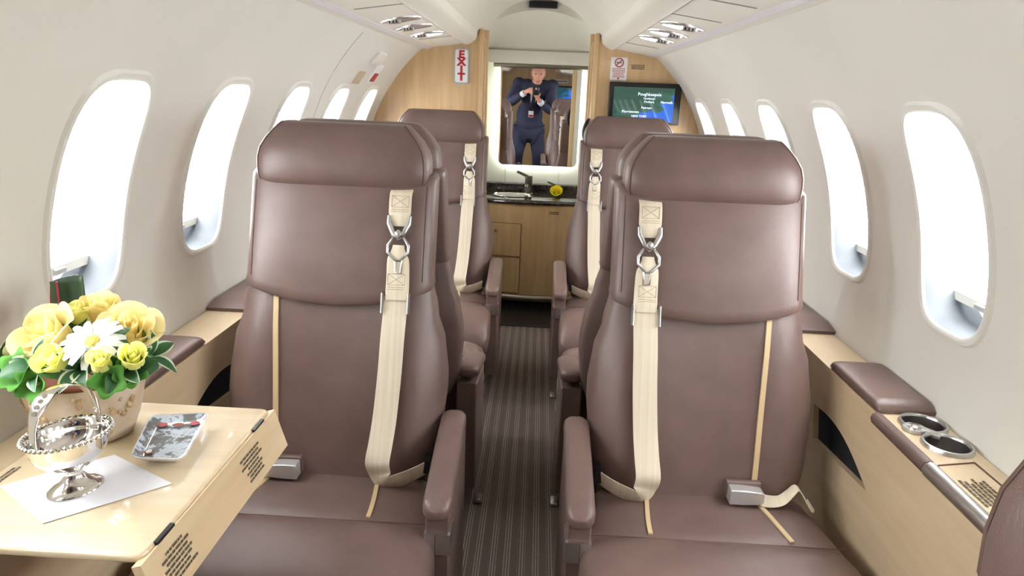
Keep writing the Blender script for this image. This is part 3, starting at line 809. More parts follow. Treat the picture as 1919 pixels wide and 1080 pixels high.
# planter
pc = V((-.686, .95, TZ+.001))
pt = empty('planter', pc, label='cream oval ceramic flower pot with raised blossom pattern', cat='flower pot')
lathe('pot_body', [(.05, .0), (.062, .001), (.066, .008), (.075, .03), (.0825, .06), (.088, .085), (.091, .096), (.090, .099), (.085, .097), (.080, .07), (.03, .065)], 'pot', pt, 48, 1.0, .85, fn=lambda a, z: 1+.006*math.cos(10*a))
lathe('inner_rim', [(.0865, .0975), (.087, .1015), (.083, .103), (.079, .1), (.03, .098)], 'terracotta', pt, 40, 1.0, .85)
rnd = random.Random(3)
for a0, z0, n in ((-1.9, .055, 9), (-1.15, .065, 8), (-.75, .04, 8), (-.35, .07, 7), (-2.6, .06, 7)):
    vv = []; f = []
    for k in range(n):
        a = a0+rnd.uniform(-.14, .14); z = z0+rnd.uniform(-.026, .024); r = .0655+.0255*(z/.1)**.8
        c_ = V((r*math.cos(a), r*.85*math.sin(a), z)); bm = bmesh.new(); bmesh.ops.create_icosphere(bm, subdivisions=1, radius=rnd.uniform(.004, .0065)); s0 = len(vv)
        for v in bm.verts: vv.append(c_+V((v.co.x*.9, v.co.y*.9, v.co.z)))
        f += [tuple(v.index+s0 for v in q.verts) for q in bm.faces]; bm.free()
    mesh('raised_blossom', vv, f, 'potrelief', pt)

# flowers -------------------------------------------------
def orient(d, spin=0):
    d = V(d).normalized(); return (d.to_track_quat('Z', 'Y').to_matrix() @ Matrix.Rotation(spin, 3, 'Z')).to_euler()
pm_cache = {}
def petal_mesh(r0, r1, h, half, curl, mt):
    key = (round(r0, 5), round(r1, 5), round(h, 5), round(half, 3), round(curl, 4), mt)
    if key in pm_cache: return pm_cache[key]
    nu, nv = 7, 6; vv = []
    for j in range(nv):
        v = j/(nv-1)
        for i in range(nu):
            u = -1+2*i/(nu-1); r = r0+(r1-r0)*v**1.3 + curl*max(0, v-.6)**2*6
            wv = half*(.45+.55*math.sin(PI*(.15+.6*v)))
            z = h*v - h*.22*u*u*v - curl*max(0, v-.7)*2.2
            a = u*wv; vv.append((r*math.sin(a), r*math.cos(a), z))
    me = bpy.data.meshes.new('petal'); me.from_pydata(vv, [], grid_faces(nu, nv)); me.materials.append(M[mt])
    for p in me.polygons: p.use_smooth = True
    pm_cache[key] = me; return me
def rose(p, d, R, mt, label, openness=1.0, grp='yellow roses in the pot', name='rose'):
    e = empty(name, V(p)-V(d).normalized()*R*.2, label=label, cat='flower', group=grp); e.rotation_euler = orient(d, random.uniform(0, 6))
    rings = [(2, .10, .10, .95, 1.5, 0), (3, .20, .22, .98, 1.2, .01), (3, .34, .42, 1.0, 1.0, .04), (4, .48, .68, .95, .85, .10), (5, .60, .95*openness, .85, .72, .22*openness)]
    for q, (n, a, b, h, half, curl) in enumerate(rings):
        me = petal_mesh(R*a, R*b, R*1.15*h, half, R*curl, mt)
        for k in range(n):
            o = bpy.data.objects.new('petal', me); o.rotation_euler.z = 2*PI*k/n+q*.7; link(o, e)
    lathe('calyx', [(.002, -R*.25), (R*.3, -R*.12), (R*.55, .05*R), (R*.5, .12*R), (.002, .12*R)], 'stem', e, 14)
    tube('stem', [(0, 0, -R*.2), (0, 0, -R*1.2)], R*.07, 'stem', e, 6)
    return e
def FP(px, py, y): return ony(px, py, y)
up = V((0, -.55, .8))
rose(FP(98, 634, .915), (-.25, -.55, .75), .043, 'rose_warm', 'large open warm yellow rose at the left of the pot')
rose(FP(246, 628, .935), (.35, -.45, .8), .041, 'rose_warm', 'large open warm yellow rose at the right of the pot', .95)
rose(FP(190, 588, .985), (.1, -.2, 1), .034, 'rose_warm', 'tall yellow rose at the top of the bouquet', .75)
rose(FP(152, 596, .965), (-.1, -.25, 1), .027, 'rose_lemon', 'lemon rose in front of the striped leaf at the top', .6)
rose(FP(102, 680, .848), (-.1, -.75, .75), .0265, 'rose_lemon', 'small lemon rose low at the front left', .72)
rose(FP(190, 682, .846), (.15, -.45, .9), .0215, 'rose_lemon', 'half-closed lemon rosebud under the white daisy', .45)
rose(FP(250, 674, .858), (.35, -.5, .8), .024, 'rose_lemon', 'small lemon rose low at the right edge', .6)
rose(FP(30, 662, .91), (-.6, -.3, .7), .022, 'rose_pale', 'pale green-white rosebud at the far left of the bouquet', .5)
def daisy(p, d, R, n, label):
    e = empty('daisy', p, label=label, cat='flower', group='white daisies in the pot'); e.rotation_euler = orient(d, .2)
    vv = []
    for j in range(6):
        v = j/5; wv = R*.15*(.35+.65*math.sin(PI*min(.95, .12+.78*v)))
        for i in range(3): u = i-1; vv.append((u*wv, R*.2+R*.8*v, R*(.10*math.sin(PI*v)-.06*v)+R*.03*(1-abs(u))))
    me = bpy.data.meshes.new('petal'); me.from_pydata(vv, [], grid_faces(3, 6)); me.materials.append(M['daisy_white'])
    for p_ in me.polygons: p_.use_smooth = True
    for k in range(n):
        o = bpy.data.objects.new('petal', me); o.rotation_euler = (random.uniform(-.12, .16), random.uniform(-.1, .1), 2*PI*k/n); link(o, e); o.location.z = .0012*(k % 2)
    part_label(lathe('disc', [(R*.24, 0), (R*.25, R*.04), (R*.2, R*.10), (R*.08, R*.13), (.0005, R*.13)], 'daisy_disc', e, 20), 'yellow centre')
    tube('stem', [(0, 0, 0), (0, 0, -R*1.4)], R*.05, 'stem', e, 6)
    return e
daisy(FP(174, 641, .865), (.05, -.62, .78), .042, 17, 'open white daisy with yellow centre at the middle of the bouquet')
daisy(FP(108, 590, .975), (-.35, -.1, .9), .034, 13, 'white daisy half hidden behind the large left rose')
# foliage: variegated leaves and green bell cups, each sprig its own thing
def leaf_mesh(L_, W_, bend, rim):
    nu, nv = 5, 9; vv = []
    for j in range(nv):
        v = j/(nv-1); wv = W_/2*math.sin(PI*(v**.85))**.8 if 0 < v < 1 else .0004
        for i in range(nu):
            u = (-1, -.72, 0, .72, 1)[i]; vv.append((u*wv, L_*v, bend*math.sin(PI*v*.8)*L_+abs(u)*wv*.35))
    me = bpy.data.meshes.new('leaf'); me.from_pydata(vv, [], grid_faces(nu, nv)); me.materials.append(M['leaf_green']); me.materials.append(M[rim])
    for q, p_ in enumerate(me.polygons): p_.use_smooth = True; p_.material_index = 1 if q % 4 in (0, 3) else 0
    return me
LM = [leaf_mesh(.050, .022, .12, 'leaf_cream'), leaf_mesh(.042, .024, .2, 'leaf_cream'), leaf_mesh(.05, .03, .15, 'leaf_green')]
def sprig(px, py, y, d, n, label, spread=1.0, sc=1.0, kinds=(0, 1, 2)):
    p = FP(px, py, y); e = empty('leaf_sprig', p, label=label, cat='leaves', group='leaf sprigs in the pot'); e.rotation_euler = orient(d)
    tube('stem', [(0, 0, -.05), (0, 0, .004)], .0016, 'stem', e, 6)
    for k in range(n):
        o = bpy.data.objects.new('leaf', LM[kinds[k % len(kinds)]]); o.rotation_euler = (random.uniform(.1, .75)*spread, random.uniform(-.3, .3), 2*PI*k/n+random.uniform(-.3, .3)); o.scale = (sc,)*3; link(o, e)
sprig(150, 692, .862, (-.1, -.75, .6), 6, 'cream-edged leaves in the front centre of the bouquet')
sprig(75, 692, .868, (-.3, -.8, .45), 5, 'cream-edged leaves under the front left rosebud')
sprig(235, 690, .875, (.4, -.7, .5), 5, 'cream-edged leaves under the front right rose', kinds=(2, 0))
sprig(282, 668, .93, (.8, -.3, .5), 5, 'leaves sticking out at the right edge of the bouquet', sc=.9)
sprig(22, 690, .90, (-.8, -.5, .3), 5, 'plain green leaves at the left edge of the bouquet', kinds=(2, 2, 1), sc=.9)
sprig(205, 660, .90, (.1, -.6, .8), 6, 'dark leaves filling the gap below the daisy', kinds=(2,), sc=1.0)
sprig(130, 640, .935, (-.1, -.4, .9), 6, 'dark leaves filling the gap left of the daisy', kinds=(2,), sc=1.0)
def bell(px, py, y, d, R, label):
    p = FP(px, py, y); e = empty('bell_flower', p, label=label, cat='flower', group='green bell cups in the pot'); e.rotation_euler = orient(d, random.uniform(0, 3))
    loops = []
    for r, z in ((.08, 0), (.3, .12), (.55, .35), (.8, .62), (1.02, .80)):
        loops.append([(R*r*(1+.16*(r)**2*math.cos(5*a))*math.cos(a), R*r*(1+.16*r*r*math.cos(5*a))*math.sin(a), R*z+R*.10*r*r*math.cos(5*a+.6)) for a in [2*PI*k/30 for k in range(30)]])
    o = loft('cup', loops, 'bell_green', e, False); o.modifiers.new('thick', 'SOLIDIFY').thickness = .0008
    lathe('seed', [(.0006, .0), (R*.13, R*.08), (R*.13, R*.2), (.0006, R*.28)], 'leaf_cream', e, 12)
bell(210, 712, .850, (.25, -.85, .35), .022, 'round green bell cup at the front right of the pot')
bell(240, 700, .87, (.6, -.6, .4), .020, 'green bell cup behind the front right one')
bell(52, 700, .865, (-.3, -.75, .5), .028, 'green bell cup hanging over the pot rim at the left')
bell(75, 718, .850, (-.1, -.85, .2), .022, 'lowest green bell cup over the left pot rim')
bell(15, 706, .90, (-.8, -.5, .2), .02, 'green bell cup sticking out farthest left')
# folded striped leaf behind the flowers
pts = [FP(128, 590, .99), FP(124, 560, .995), FP(118, 540, 1.0), FP(122, 528, 1.003), FP(138, 522, 1.004), FP(150, 528, 1.0), FP(152, 545, .995), FP(158, 575, .99)]
e = empty('folded_leaf', pts[0], label='dark green folded leaf with red edge rising behind the roses', cat='leaf')
vv = []
cl = [(98, 527, 98, 600), (112, 522, 120, 600), (128, 518, 140, 600), (143, 515, 158, 600), (156, 517, 166, 595)]
for j in range(7):
    for i, (a, b, c_, d_) in enumerate(cl):
        t = j/6; p = FP(a+(c_-a)*t, b+(d_-b)*t, .992+.012*math.sin(PI*i/4)+.004*math.sin(3*t)); vv.append(p-e.location)
o = mesh('blade', vv, grid_faces(5, 7), 'leaf_dark', e); o.modifiers.new('thick', 'SOLIDIFY').thickness = .0008
tube('red_edge', [vv[5*j]+V((.0, -.001, 0)) for j in range(7)], .0022, 'leaf_red', e, 6)
vv2 = []
for j in range(6):
    t = j/5
    for i in range(3):
        p = FP(100+10*t+ (i-1)*7, 528+70*t, .984+.003*i); vv2.append(p-e.location)
mesh('folded_edge', vv2, grid_faces(3, 6), 'leaf_dark', e); tube('red_edge', [vv2[3*j+2]+V((0, -.001, 0)) for j in range(6)], .002, 'leaf_red', e, 6)

# ------------------------------------------------------------------ galley
gy = 3.70
gc = empty('galley_cabinet', (X0, gy, 0), label='maple galley cabinet with small doors below the mirror', cat='cabinet')
def bow(x): return -.05*(1-(x/.318)**2)
def gfront(z0, z1, x0, x1, d, name, m, parent, n=14):
    vv = []
    for z in (z0, z1):
        for k in range(n+1):
            x = x0+(x1-x0)*k/n; vv.append((x, bow(x)+.055-d, z))
    for z in (z0, z1):
        for k in range(n+1):
            x = x0+(x1-x0)*k/n; vv.append((x, bow(x)+.055-d+.012, z))
    N_ = n+1; f = grid_faces(N_, 2)+[tuple(i+2*N_ for i in q) for q in grid_faces(N_, 2)]
    for k in range(n): f += [(k, k+1, k+1+2*N_, k+2*N_), (N_+k, N_+k+1, N_+k+1+2*N_, N_+k+2*N_)]
    f += [(0, N_, 3*N_, 2*N_), (n, N_+n, 3*N_+n, 2*N_+n)]
    return mesh(name, vv, f, m, parent, True, sharp=30)
gfront(.03, .575, -.318, .318, 0, 'body_front', 'maple', gc)
for z0, z1, kx, kz in ((.285, .47, -.196, .425), (.075, .278, -.160, .245)):
    gfront(z0, z1, -.235, -.055, .004, 'door', 'maple', gc)
    dr = gc.children[-1]; lathe('knob', [(.002, -.012), (.008, -.010), (.009, -.004), (.005, 0), (.003, .01)], 'bronze', dr, 16)
    kn = dr.children[-1]; kn.rotation_euler.x = PI/2*1; kn.location = (kx, bow(kx)+.045, kz); kn.rotation_euler.x = -PI/2
    for a, b in (((-.235, z0), (-.055, z0)), ((-.055, z0), (-.055, z1)), ((-.235, z1), (-.055, z1))):
        tube('joint', [(x, bow(x)+.0505, z) for x, z in (a, ((a[0]+b[0])/2, (a[1]+b[1])/2), b)], .0014, 'thread', gc, 5)
o = dashes('vent_label', 2, .055, .018, lambda u, v: (.095+u, bow(.1)+.0535, .545-v), 'ink', gc, 4, .1)
tube('kick_rail', [(x, bow(x)+.045, .048) for x in [-.318+.636*k/14 for k in range(15)]], .022, 'bronze', gc, 12)
box('plinth', (-.31, .05, 0), (.31, .08, .04), 'black', gc)
# worktop with rolled edge, basin and backsplash
wt = empty('galley_worktop', (X0, gy, .575), label='dark polished stone galley worktop with inset basin', cat='worktop')
vv = []; xs2 = [-.318+.636*k/16 for k in range(17)]
prof = [(.02, 0), (.0, .004), (-.006, .014), (.0, .024), (.02, .028), (.30, .028), (.30, .075), (.315, .082), (.34, .075)]
for x in xs2:
    for d, z in prof: vv.append((x, (bow(x)+.045)*(1 if d < .1 else 0)+d, z))
mesh('slab', vv, grid_faces(len(prof), 17), 'stone', wt, True, sharp=60)
lathe('basin_rim', [(.115, .001), (.120, .006), (.112, .008), (.105, .004), (.1, -.01)], 'chrome', wt, 40, 1.0, .72, c=(-.115, .155, .027), cap=False)
lathe('basin', [(.108, .0015), (.02, .001)], 'satin', wt, 40, 1.0, .72, c=(-.115, .155, .027))
fc = empty('faucet', (X0-.028, gy+.245, .603), label='square dark metal faucet with a lever behind the basin', cat='faucet')
lathe('base_flange', [(.03, 0), (.03, .006), (.022, .010), (.002, .010)], 'chrome', fc, 24)
box('column', (-.021, -.021, .008), (.021, .021, .105), 'darkbronze', fc, .004)
tube('lever', [(-.005, -.01, .100), (-.045, -.015, .118), (-.068, -.018, .128)], [.009, .008, .007], 'darkbronze', fc, 8)
tube('spout', [(0, -.015, .05), (-.01, -.07, .055), (-.012, -.095, .045)], .010, 'darkbronze', fc, 10)
fc = empty('side_tap', (X0+.135, gy+.25, .603), label='small dark lever tap behind the yellow rose', cat='tap')
box('column', (-.012, -.012, 0), (.012, .012, .055), 'darkbronze', fc, .003)
tube('lever', [(.01, -.005, .056), (-.02, -.01, .062), (-.055, -.016, .076)], .006, 'darkbronze', fc, 8)
e = rose(V((.108, gy+.15, .632)), (-.1, -.75, .65), .034, 'rose_bright', 'single yellow rose lying on the dark galley worktop', .9, 'yellow rose on the worktop', 'rose')
del e['group']
for k in range(3):
    o = bpy.data.objects.new('leaf', LM[2]); o.rotation_euler = (-1.0, .2, -1.2-.7*k); o.scale = (.8,)*3; o.location = (0, 0, -.01); link(o, e)
# mirror, aligned to the cabin's end wall
nrm = -ray(1005, 170).normalized()
mc = ony(1011, 221, YG-.035)
mw, mh = .225, .268
mr = bpy.data.objects.new('wall_mirror', None); link(mr); tag(mr, 'tall backlit mirror with rounded lower corners above the galley', 'mirror')
zax = -nrm; xax = V((1, 0, 0)); xax = (xax-xax.dot(nrm)*nrm).normalized(); zv = xax.cross(zax).normalized()
mr.matrix_world = Matrix.Translation(mc) @ Matrix((xax, zax, zv)).transposed().to_4x4()
r = .03; ol = [(mw, mh), (-mw, mh)]
for cx_, cz_, a0 in ((-mw+r, -mh+r, 180), (mw-r, -mh+r, 270)):
    for k in range(7): a = math.radians(a0+90*k/6); ol.append((cx_+r*math.cos(a), cz_+r*math.sin(a)))
plate('mirror_glass', ol, [], .006, lambda u, v, d: (u, d, v), 'mirror', mr)
inn = [(u*.985, v*.987) for u, v in ol]
plate('bevel_edge', [(u*1.012, v*1.01) for u, v in ol], [inn[::-1]], .004, lambda u, v, d: (u, .0015+d, v), 'chrome', mr)
for s in (-1, 1):
    box('light_strip', (s*mw*.93-.012, .014, -mh*.9), (s*mw*.93+.012, .022, mh*.92), 'halo', mr)
box('light_strip', (-mw*.8, .014, -mh*.93-.01), (mw*.8, .022, -mh*.93+.01), 'halo', mr)
# lamp rail above the mirror
lr = empty('mirror_lamp_rail', (mc.x-.004, YG-.06, mc.z+mh+.012), label='slim bronze rail across the top of the mirror', cat='lamp')
lo = [[(x, a, b) for a, b in sup(.024, .013, 3, 16)] for x in (-.262, -.26, .26, .262)]
loft('rail', lo, 'bronze', lr)
box('bracket', (-.2, .02, -.01), (.2, .058, .01), 'bronze', lr)

# ------------------------------------------------------------------ signs and fittings on the partition
def BP(px, py, d=0): p = ony(px, py, YF-d); return p
c = BP(866, 124)
ex_ = empty('exit_sign', (c.x, YF-.001, c.z), label='white upright sign with red letters reading EXIT', cat='sign')
def rr(wd, hg, r, n=5):
    o_ = []
    for sx_, sy_, a0 in ((1, 1, 0), (-1, 1, 90), (-1, -1, 180), (1, -1, 270)):
        for k in range(n+1): a = math.radians(a0+90*k/n); o_.append((sx_*(wd-r)+r*math.cos(a), sy_*(hg-r)+r*math.sin(a)))
    return o_
plate('frame', rr(.035, .078, .012), [], .012, lambda u, v, d: (u, -.012+d, v), 'satin', ex_)
plate('face', rr(.028, .070, .008), [], .004, lambda u, v, d: (u, -.015+d, v), 'white', ex_)
RX = Matrix.Rotation(PI/2, 4, 'X')
for k, ch_ in enumerate('EXIT'):
    text('letter', ch_, .044, Matrix.Translation((0, -.0156, .048-.032*k)) @ RX, 'red', ex_, .0005, sx=1.15, bold=.05)
c = BP(1160, 129)
ns = empty('no_smoking_placard', (c.x, YF-.001, c.z), label='white no-smoking placard with red circle above the map screen', cat='placard')
plate('plate', rr(.037, .049, .003), [], .002, lambda u, v, d: (u, -.002+d, v), 'white', ns)
tube('ring', [(.018*math.cos(2*PI*k/32), -.003, .026+.018*math.sin(2*PI*k/32)) for k in range(32)], .0022, 'red', ns, 6, True)
tube('slash', [(-.0125, -.0035, .0135), (.0125, -.0035, .0385)], .002, 'red', ns, 6)
box('cigarette', (-.012, -.0032, .024), (.010, -.0024, .028), 'ink', ns)
dashes('print', 6, .06, .042, lambda u, v: (-.03+u, -.0026, .004-v), 'placard_text', ns, 31, .25)
mesh('mark', [(-.004, -.0026, -.045), (.004, -.0026, -.045), (.003, -.0026, -.039), (0, -.0026, -.036), (-.003, -.0026, -.039)], [(0, 1, 2, 3, 4)], 'red', ns, False)
c = BP(1196, 126)
o = dashes('notice_lettering', 3, .062, .022, lambda u, v: (-.031+u, -.0008, .011-v), 'ink', None, 32, .1); o.location = (c.x, YF, c.z)
tag(o, 'three lines of tiny dark lettering beside the no-smoking placard', 'lettering')
a, b = BP(1143, 153), BP(1277, 158); lo_z = BP(1200, 232).z
mw0 = (b.x-a.x)/2; mc2 = ((a.x+b.x)/2, YF-.001, (a.z+lo_z)/2); mh0 = (a.z-lo_z)/2
mo = empty('map_monitor', mc2, label='black-framed map screen on the partition above the far right seat', cat='monitor')
box('bezel', (-mw0, -.028, -mh0), (mw0, 0, mh0), 'black', mo, .004)
box('screen', (-mw0+.02, -.0292, -mh0+.012), (mw0-.03, -.028, mh0-.02), 'mapscreen', mo)
mat('maptext', (230, 238, 255), .5, emit=(225, 236, 255), es=.9)
for s, x, z, sz in (('Poughkeepsie', .02, .04, .019), ('Newburgh', .02, .022, .012), ('Danbury', .02, .008, .013), ('Norwalk', .098, .008, .015), ('Paterson', .01, -.018, .013), ('Morristown', -.06, -.037, .016), ('NEW YORK', -.02, -.056, .013)):
    text('place_name', s, sz, Matrix.Translation((x, -.0295, z)) @ RX, 'maptext', mo, .0001)
# black handset hanging by the doorway
hs = empty('wall_handset', (X0+.246, YF-.014, 1.0), label='black curved handset hanging on the right door stile', cat='handset')
hs.location.y = YF-.014
lo = [[V((-.004-.016*math.sin(PI*t)+a*(.5+.5*math.sin(PI*t)**.5), -.012+b, -.06+.12*t)) for a, b in sup(.013, .012, 3, 16)] for t in [k/10 for k in range(11)]]
loft('grip', lo, 'black', hs)
box('cradle', (-.008, -.002, -.03), (.02, .014, .03), 'black', hs, .003)

# reading lights and vents in the ceiling panels
def psu(side, y, lit, label):
    x = .400; zc = 1.3525
    e = empty('reading_light', (X0+side*x, y, zc), label=label, cat='ceiling light', group='ceiling reading lights and air vents')
    e.rotation_euler.y = side*.14; e.scale = (.92, .80, .75)
    N_ = 28; ring = []
    for k in range(N_):
        a = 2*PI*k/N_; c_, s_ = math.cos(a), math.sin(a); ring.append((.066*c_, .046*s_*(1-.5*abs(c_)**1.5)))
    lo = [[(u*q, v*q, z) for u, v in ring] for q, z in ((1.06, .004), (1.04, -.007), (.96, -.010), (.88, -.007), (.6, -.005), (.1, -.004))]
    loft('bezel', lo, 'bezelmetal', e)
    if lit: part_label(loft('lens', [[(u*q-.006*side, v*q+.004, z) for u, v in ring] for q, z in ((.88, -.004), (.80, -.011), (.3, -.014))], 'lampglow', e), 'lit white lens')
    vb = empty('tmp', (0, 0, 0)); bpy.data.objects.remove(vb)
    box('vent_nozzle', (.018*side-.02, -.034, -.02), (.018*side+.02, -.006, -.004), 'steel', e, .003)
    for k in range(3): box('vent_slat', (.018*side-.014+.011*k, -.0345, -.018), (.018*side-.010+.011*k, -.0335, -.006), 'darkgap', e)
psu(-1, 2.12, False, 'unlit chrome ceiling vent on the left, nearest the camera')
psu(-1, 2.34, False, 'unlit chrome ceiling vent on the left, middle of three')
psu(-1, 2.60, True, 'lit chrome ceiling reading light on the left, nearest the partition')
psu(1, 2.02, True, 'lit chrome ceiling reading light on the right, nearest the camera')
psu(1, 2.24, True, 'bright chrome ceiling reading light on the right, middle of three')
psu(1, 2.46, True, 'lit chrome ceiling reading light on the right, nearest the partition')
for side in (-1, 1):
    for k, y in enumerate((1.55, 1.84, 2.8)):
        o = tube('trim_panel_seam_%d' % (k+1+(3 if side > 0 else 0)), [(X0+side*.463, y, 1.3427), (X0+side*.337, y, 1.3604)], .0012, 'seam', None, 5); struct(o)

# emergency exit hatch fittings on the left wall
def WP(y, z, d=0): return wallp(-1, y, z, d)
o = tube('trim_hatch_seam', [WP(2.33-.10*((z-1.0)/.33)+ .0, z, -.0005) for z in [1.0+.02*k for k in range(17)]], .0008, 'seam', None, 5); struct(o)
def wall_box(name, y0, y1, z0, z1, h, m, parent, base, taper=.8):
    lo = []
    for q, d in ((1, .001), (1, -h*.6), (taper, -h)):
        yc_, zc_ = (y0+y1)/2, (z0+z1)/2
        lo.append([wallp(-1, yc_+(y-yc_)*q, zc_+(z-zc_)*q, d)-base for y, z in [(yc_+a, zc_+b) for a, b in rr((y1-y0)/2, (z1-z0)/2, .008, 3)]])
    return loft(name, lo, m, parent)
base = WP(2.62, 1.20)
eh = empty('hatch_release', base, label='emergency exit handle recess with cover above the left windows', cat='handle')
wall_box('handle_cover', 2.60, 2.73, 1.245, 1.285, .014, 'plastic', eh, base)
lo = [[wallp(-1, 2.60+a*q, 1.19+b*q, d)-base for a, b in rr(.055, .024, .010, 3)] for q, d in ((1.08, -.0005), (1.0, -.003), (.96, -.0012))]
loft('recess_rim', lo, 'plastic', eh)
wall_box('recess', 2.545, 2.655, 1.168, 1.212, .0045, 'recess_shade_tan', eh, base)  # raised plate; its tan paints in the shade of a recess
base = WP(2.80, 1.21)
ep = empty('exit_placard', base, label='small white placard with a red panel beside the exit handle', cat='placard')
wall_box('plate', 2.75, 2.84, 1.175, 1.245, .006, 'white', ep, base, .95)
wall_box('red_panel', 2.765, 2.835, 1.182, 1.215, .008, 'red', ep, base, .95)

# seat track covers in the aisle
for k, (px, py, lab) in enumerate(((897, 938, 'small brown seat track cover on the carpet, left side of the aisle'), (1038, 943, 'grey metal seat track cover on the carpet, nearest on the right'), (1036, 743, 'grey metal seat track cover on the carpet, farther on the right'))):
    p = onz(px, py, 0)
    e = empty('track_cover', (p.x, p.y, 0), label=lab, cat='cover', group='seat track covers')
    box('cap', (-.012, -.022, 0), (.012, .022, .012), 'leather' if k == 0 else 'satin', e, .004)
    lathe('screw', [(.004, 0), (.004, .002), (.002, .0025)], 'steel', e, 10, c=(0, -.012, .0115))

# added window-shaped light panel, unseen behind the partition, to brighten the galley front
dw = empty('window_17', (X0-.318, 3.50, .98), kind='structure')
plate('lip', rr(.115, .205, .05), [rr(.10, .19, .045)[::-1]], .006, lambda u, v, d: (.002+d, u, v), 'plastic', dw)
plate('pleated_shade', rr(.10, .19, .045), [], .002, lambda u, v, d: (.001+d, u, v), 'shade', dw)  # flat glowing sheet, an added light rather than a real shade
fm = box('floor_panel', (X0-.22, 3.34, 0), (X0+.22, 3.70, .006), 'black', None, .003); tag(fm, 'thin black panel on the floor in front of the galley cabinet', 'panel')  # thin black panel covering the floor before the cabinet

# ------------------------------------------------------------------ the photographer, seen in the mirror
def skin_mesh(vt, edges, root, sub=2):
    names = list(vt); bm = bmesh.new(); lay = bm.verts.layers.skin.verify(); bv_ = {}
    for n in names:
        p, r = vt[n]; v = bm.verts.new(p); v[lay].radius = r if isinstance(r, tuple) else (r, r); v[lay].use_root = (n == root); bv_[n] = v
    for a, b in edges: bm.edges.new((bv_[a], bv_[b]))
    me = bpy.data.meshes.new('tmp'); bm.to_mesh(me); bm.free(); o = bpy.data.objects.new('tmp', me); col.objects.link(o)
    sk = o.modifiers.new('s', 'SKIN'); sk.use_smooth_shade = True; sk.branch_smoothing = .6
    o.modifiers.new('u', 'SUBSURF').levels = sub
    r = bpy.data.meshes.new_from_object(o.evaluated_get(bpy.context.evaluated_depsgraph_get())); bpy.data.objects.remove(o); return r
PO = V((-.06, -.42, 0))
J = {'pelvis': ((-.06, -.46, .72), (.135, .11)), 'waist': ((-.06, -.44, .86), (.125, .095)), 'chest': ((-.035, -.36, 1.05), (.145, .10)), 'upper': ((-.01, -.27, 1.19), (.13, .09)),
     'neck': ((.012, -.20, 1.255), .052), 'headbase': ((.02, -.165, 1.31), .055),
     'shL': ((-.20, -.26, 1.225), .07), 'elL': ((-.31, -.21, .985), .05), 'wrL': ((-.125, -.085, 1.125), .028), 'pmL': ((-.085, -.055, 1.15), (.032, .016)),
     'shR': ((.19, -.24, 1.215), .07), 'elR': ((.19, -.25, .90), .05), 'wrR': ((.045, -.10, 1.035), .028), 'pmR': ((.012, -.066, 1.085), (.032, .016)),
     'hipL': ((-.15, -.46, .66), .088), 'knL': ((-.20, -.36, .40), .06), 'anL': ((-.20, -.46, .07), .04), 'toL': ((-.20, -.32, .03), .03),
     'hipR': ((.03, -.46, .66), .088), 'knR': ((.07, -.36, .40), .06), 'anR': ((.07, -.46, .07), .04), 'toR': ((.08, -.32, .03), .03)}
JE = [('pelvis', 'waist'), ('waist', 'chest'), ('chest', 'upper'), ('upper', 'neck'), ('neck', 'headbase'), ('upper', 'shL'), ('shL', 'elL'), ('elL', 'wrL'), ('wrL', 'pmL'), ('upper', 'shR'), ('shR', 'elR'), ('elR', 'wrR'), ('wrR', 'pmR'),
      ('pelvis', 'hipL'), ('hipL', 'knL'), ('knL', 'anL'), ('anL', 'toL'), ('pelvis', 'hipR'), ('hipR', 'knR'), ('knR', 'anR'), ('anR', 'toR')]
SL = {'pelvis': .8, 'waist': .8, 'chest': .8, 'upper': .64, 'shL': .7, 'shR': .7, 'elL': .8, 'elR': .8, 'hipL': .8, 'hipR': .8, 'knL': .85, 'knR': .85}
B = {n: (p, tuple(x*SL.get(n, 1) for x in (r if isinstance(r, tuple) else (r, r)))) for n, (p, r) in J.items()}; BE = list(JE)
def finger(h, k, pts, r):
    prev = h
    for i, p in enumerate(pts):
        n = '%s_f%d_%d' % (h, k, i); B[n] = (p, r*(1-.12*i)); BE.append((prev, n)); prev = n
# left hand grips the camera's side, right hand supports it from below
for k in range(4):
    z = 1.168-.019*k; finger('pmL', k, [(-.062, -.034, z+.006), (-.046, -.022, z+.004), (-.030, -.020, z)], .0085)
finger('pmL', 4, [(-.078, -.072, 1.172), (-.060, -.066, 1.178), (-.042, -.062, 1.170)], .0095)
for k in range(4):
    x = .040-.019*k; finger('pmR', k, [(x+.002, -.042, 1.090), (x, -.028, 1.102), (x-.002, -.024, 1.116)], .0085)
finger('pmR', 4, [(.044, -.062, 1.096), (.050, -.052, 1.112), (.044, -.044, 1.128)], .0095)
bme = skin_mesh(B, BE, 'pelvis')
bm = bmesh.new(); bm.from_mesh(bme)
hc = V((.02, -.145, 1.345)); Rh = Matrix.Rotation(math.radians(22), 3, 'X').inverted()
def hp(x, y, z): return hc + Rh @ V((x, y, z))      # y forwards out of the face
r_ = bmesh.ops.create_uvsphere(bm, u_segments=32, v_segments=24, radius=1)
for v in r_['verts']:
    x, y, z = v.co; jaw = 1-.28*max(0, -z)**1.5
    X_, Y_, Z_ = x*.076*jaw, y*.098*(1-.12*max(0, -z)*(y < 0)), z*.116
    if y > 0:
        Y_ -= .010*math.exp(-((z-.12)/.14)**2)*math.exp(-((abs(x)-.4)/.25)**2)
        Y_ += .022*math.exp(-((z+.10)/.16)**2)*math.exp(-(x/.14)**2) + .006*math.exp(-((z+.5)/.1)**2)*math.exp(-(x/.35)**2) + .008*math.exp(-((z+.88)/.15)**2)
    v.co = hp(X_, Y_, Z_)
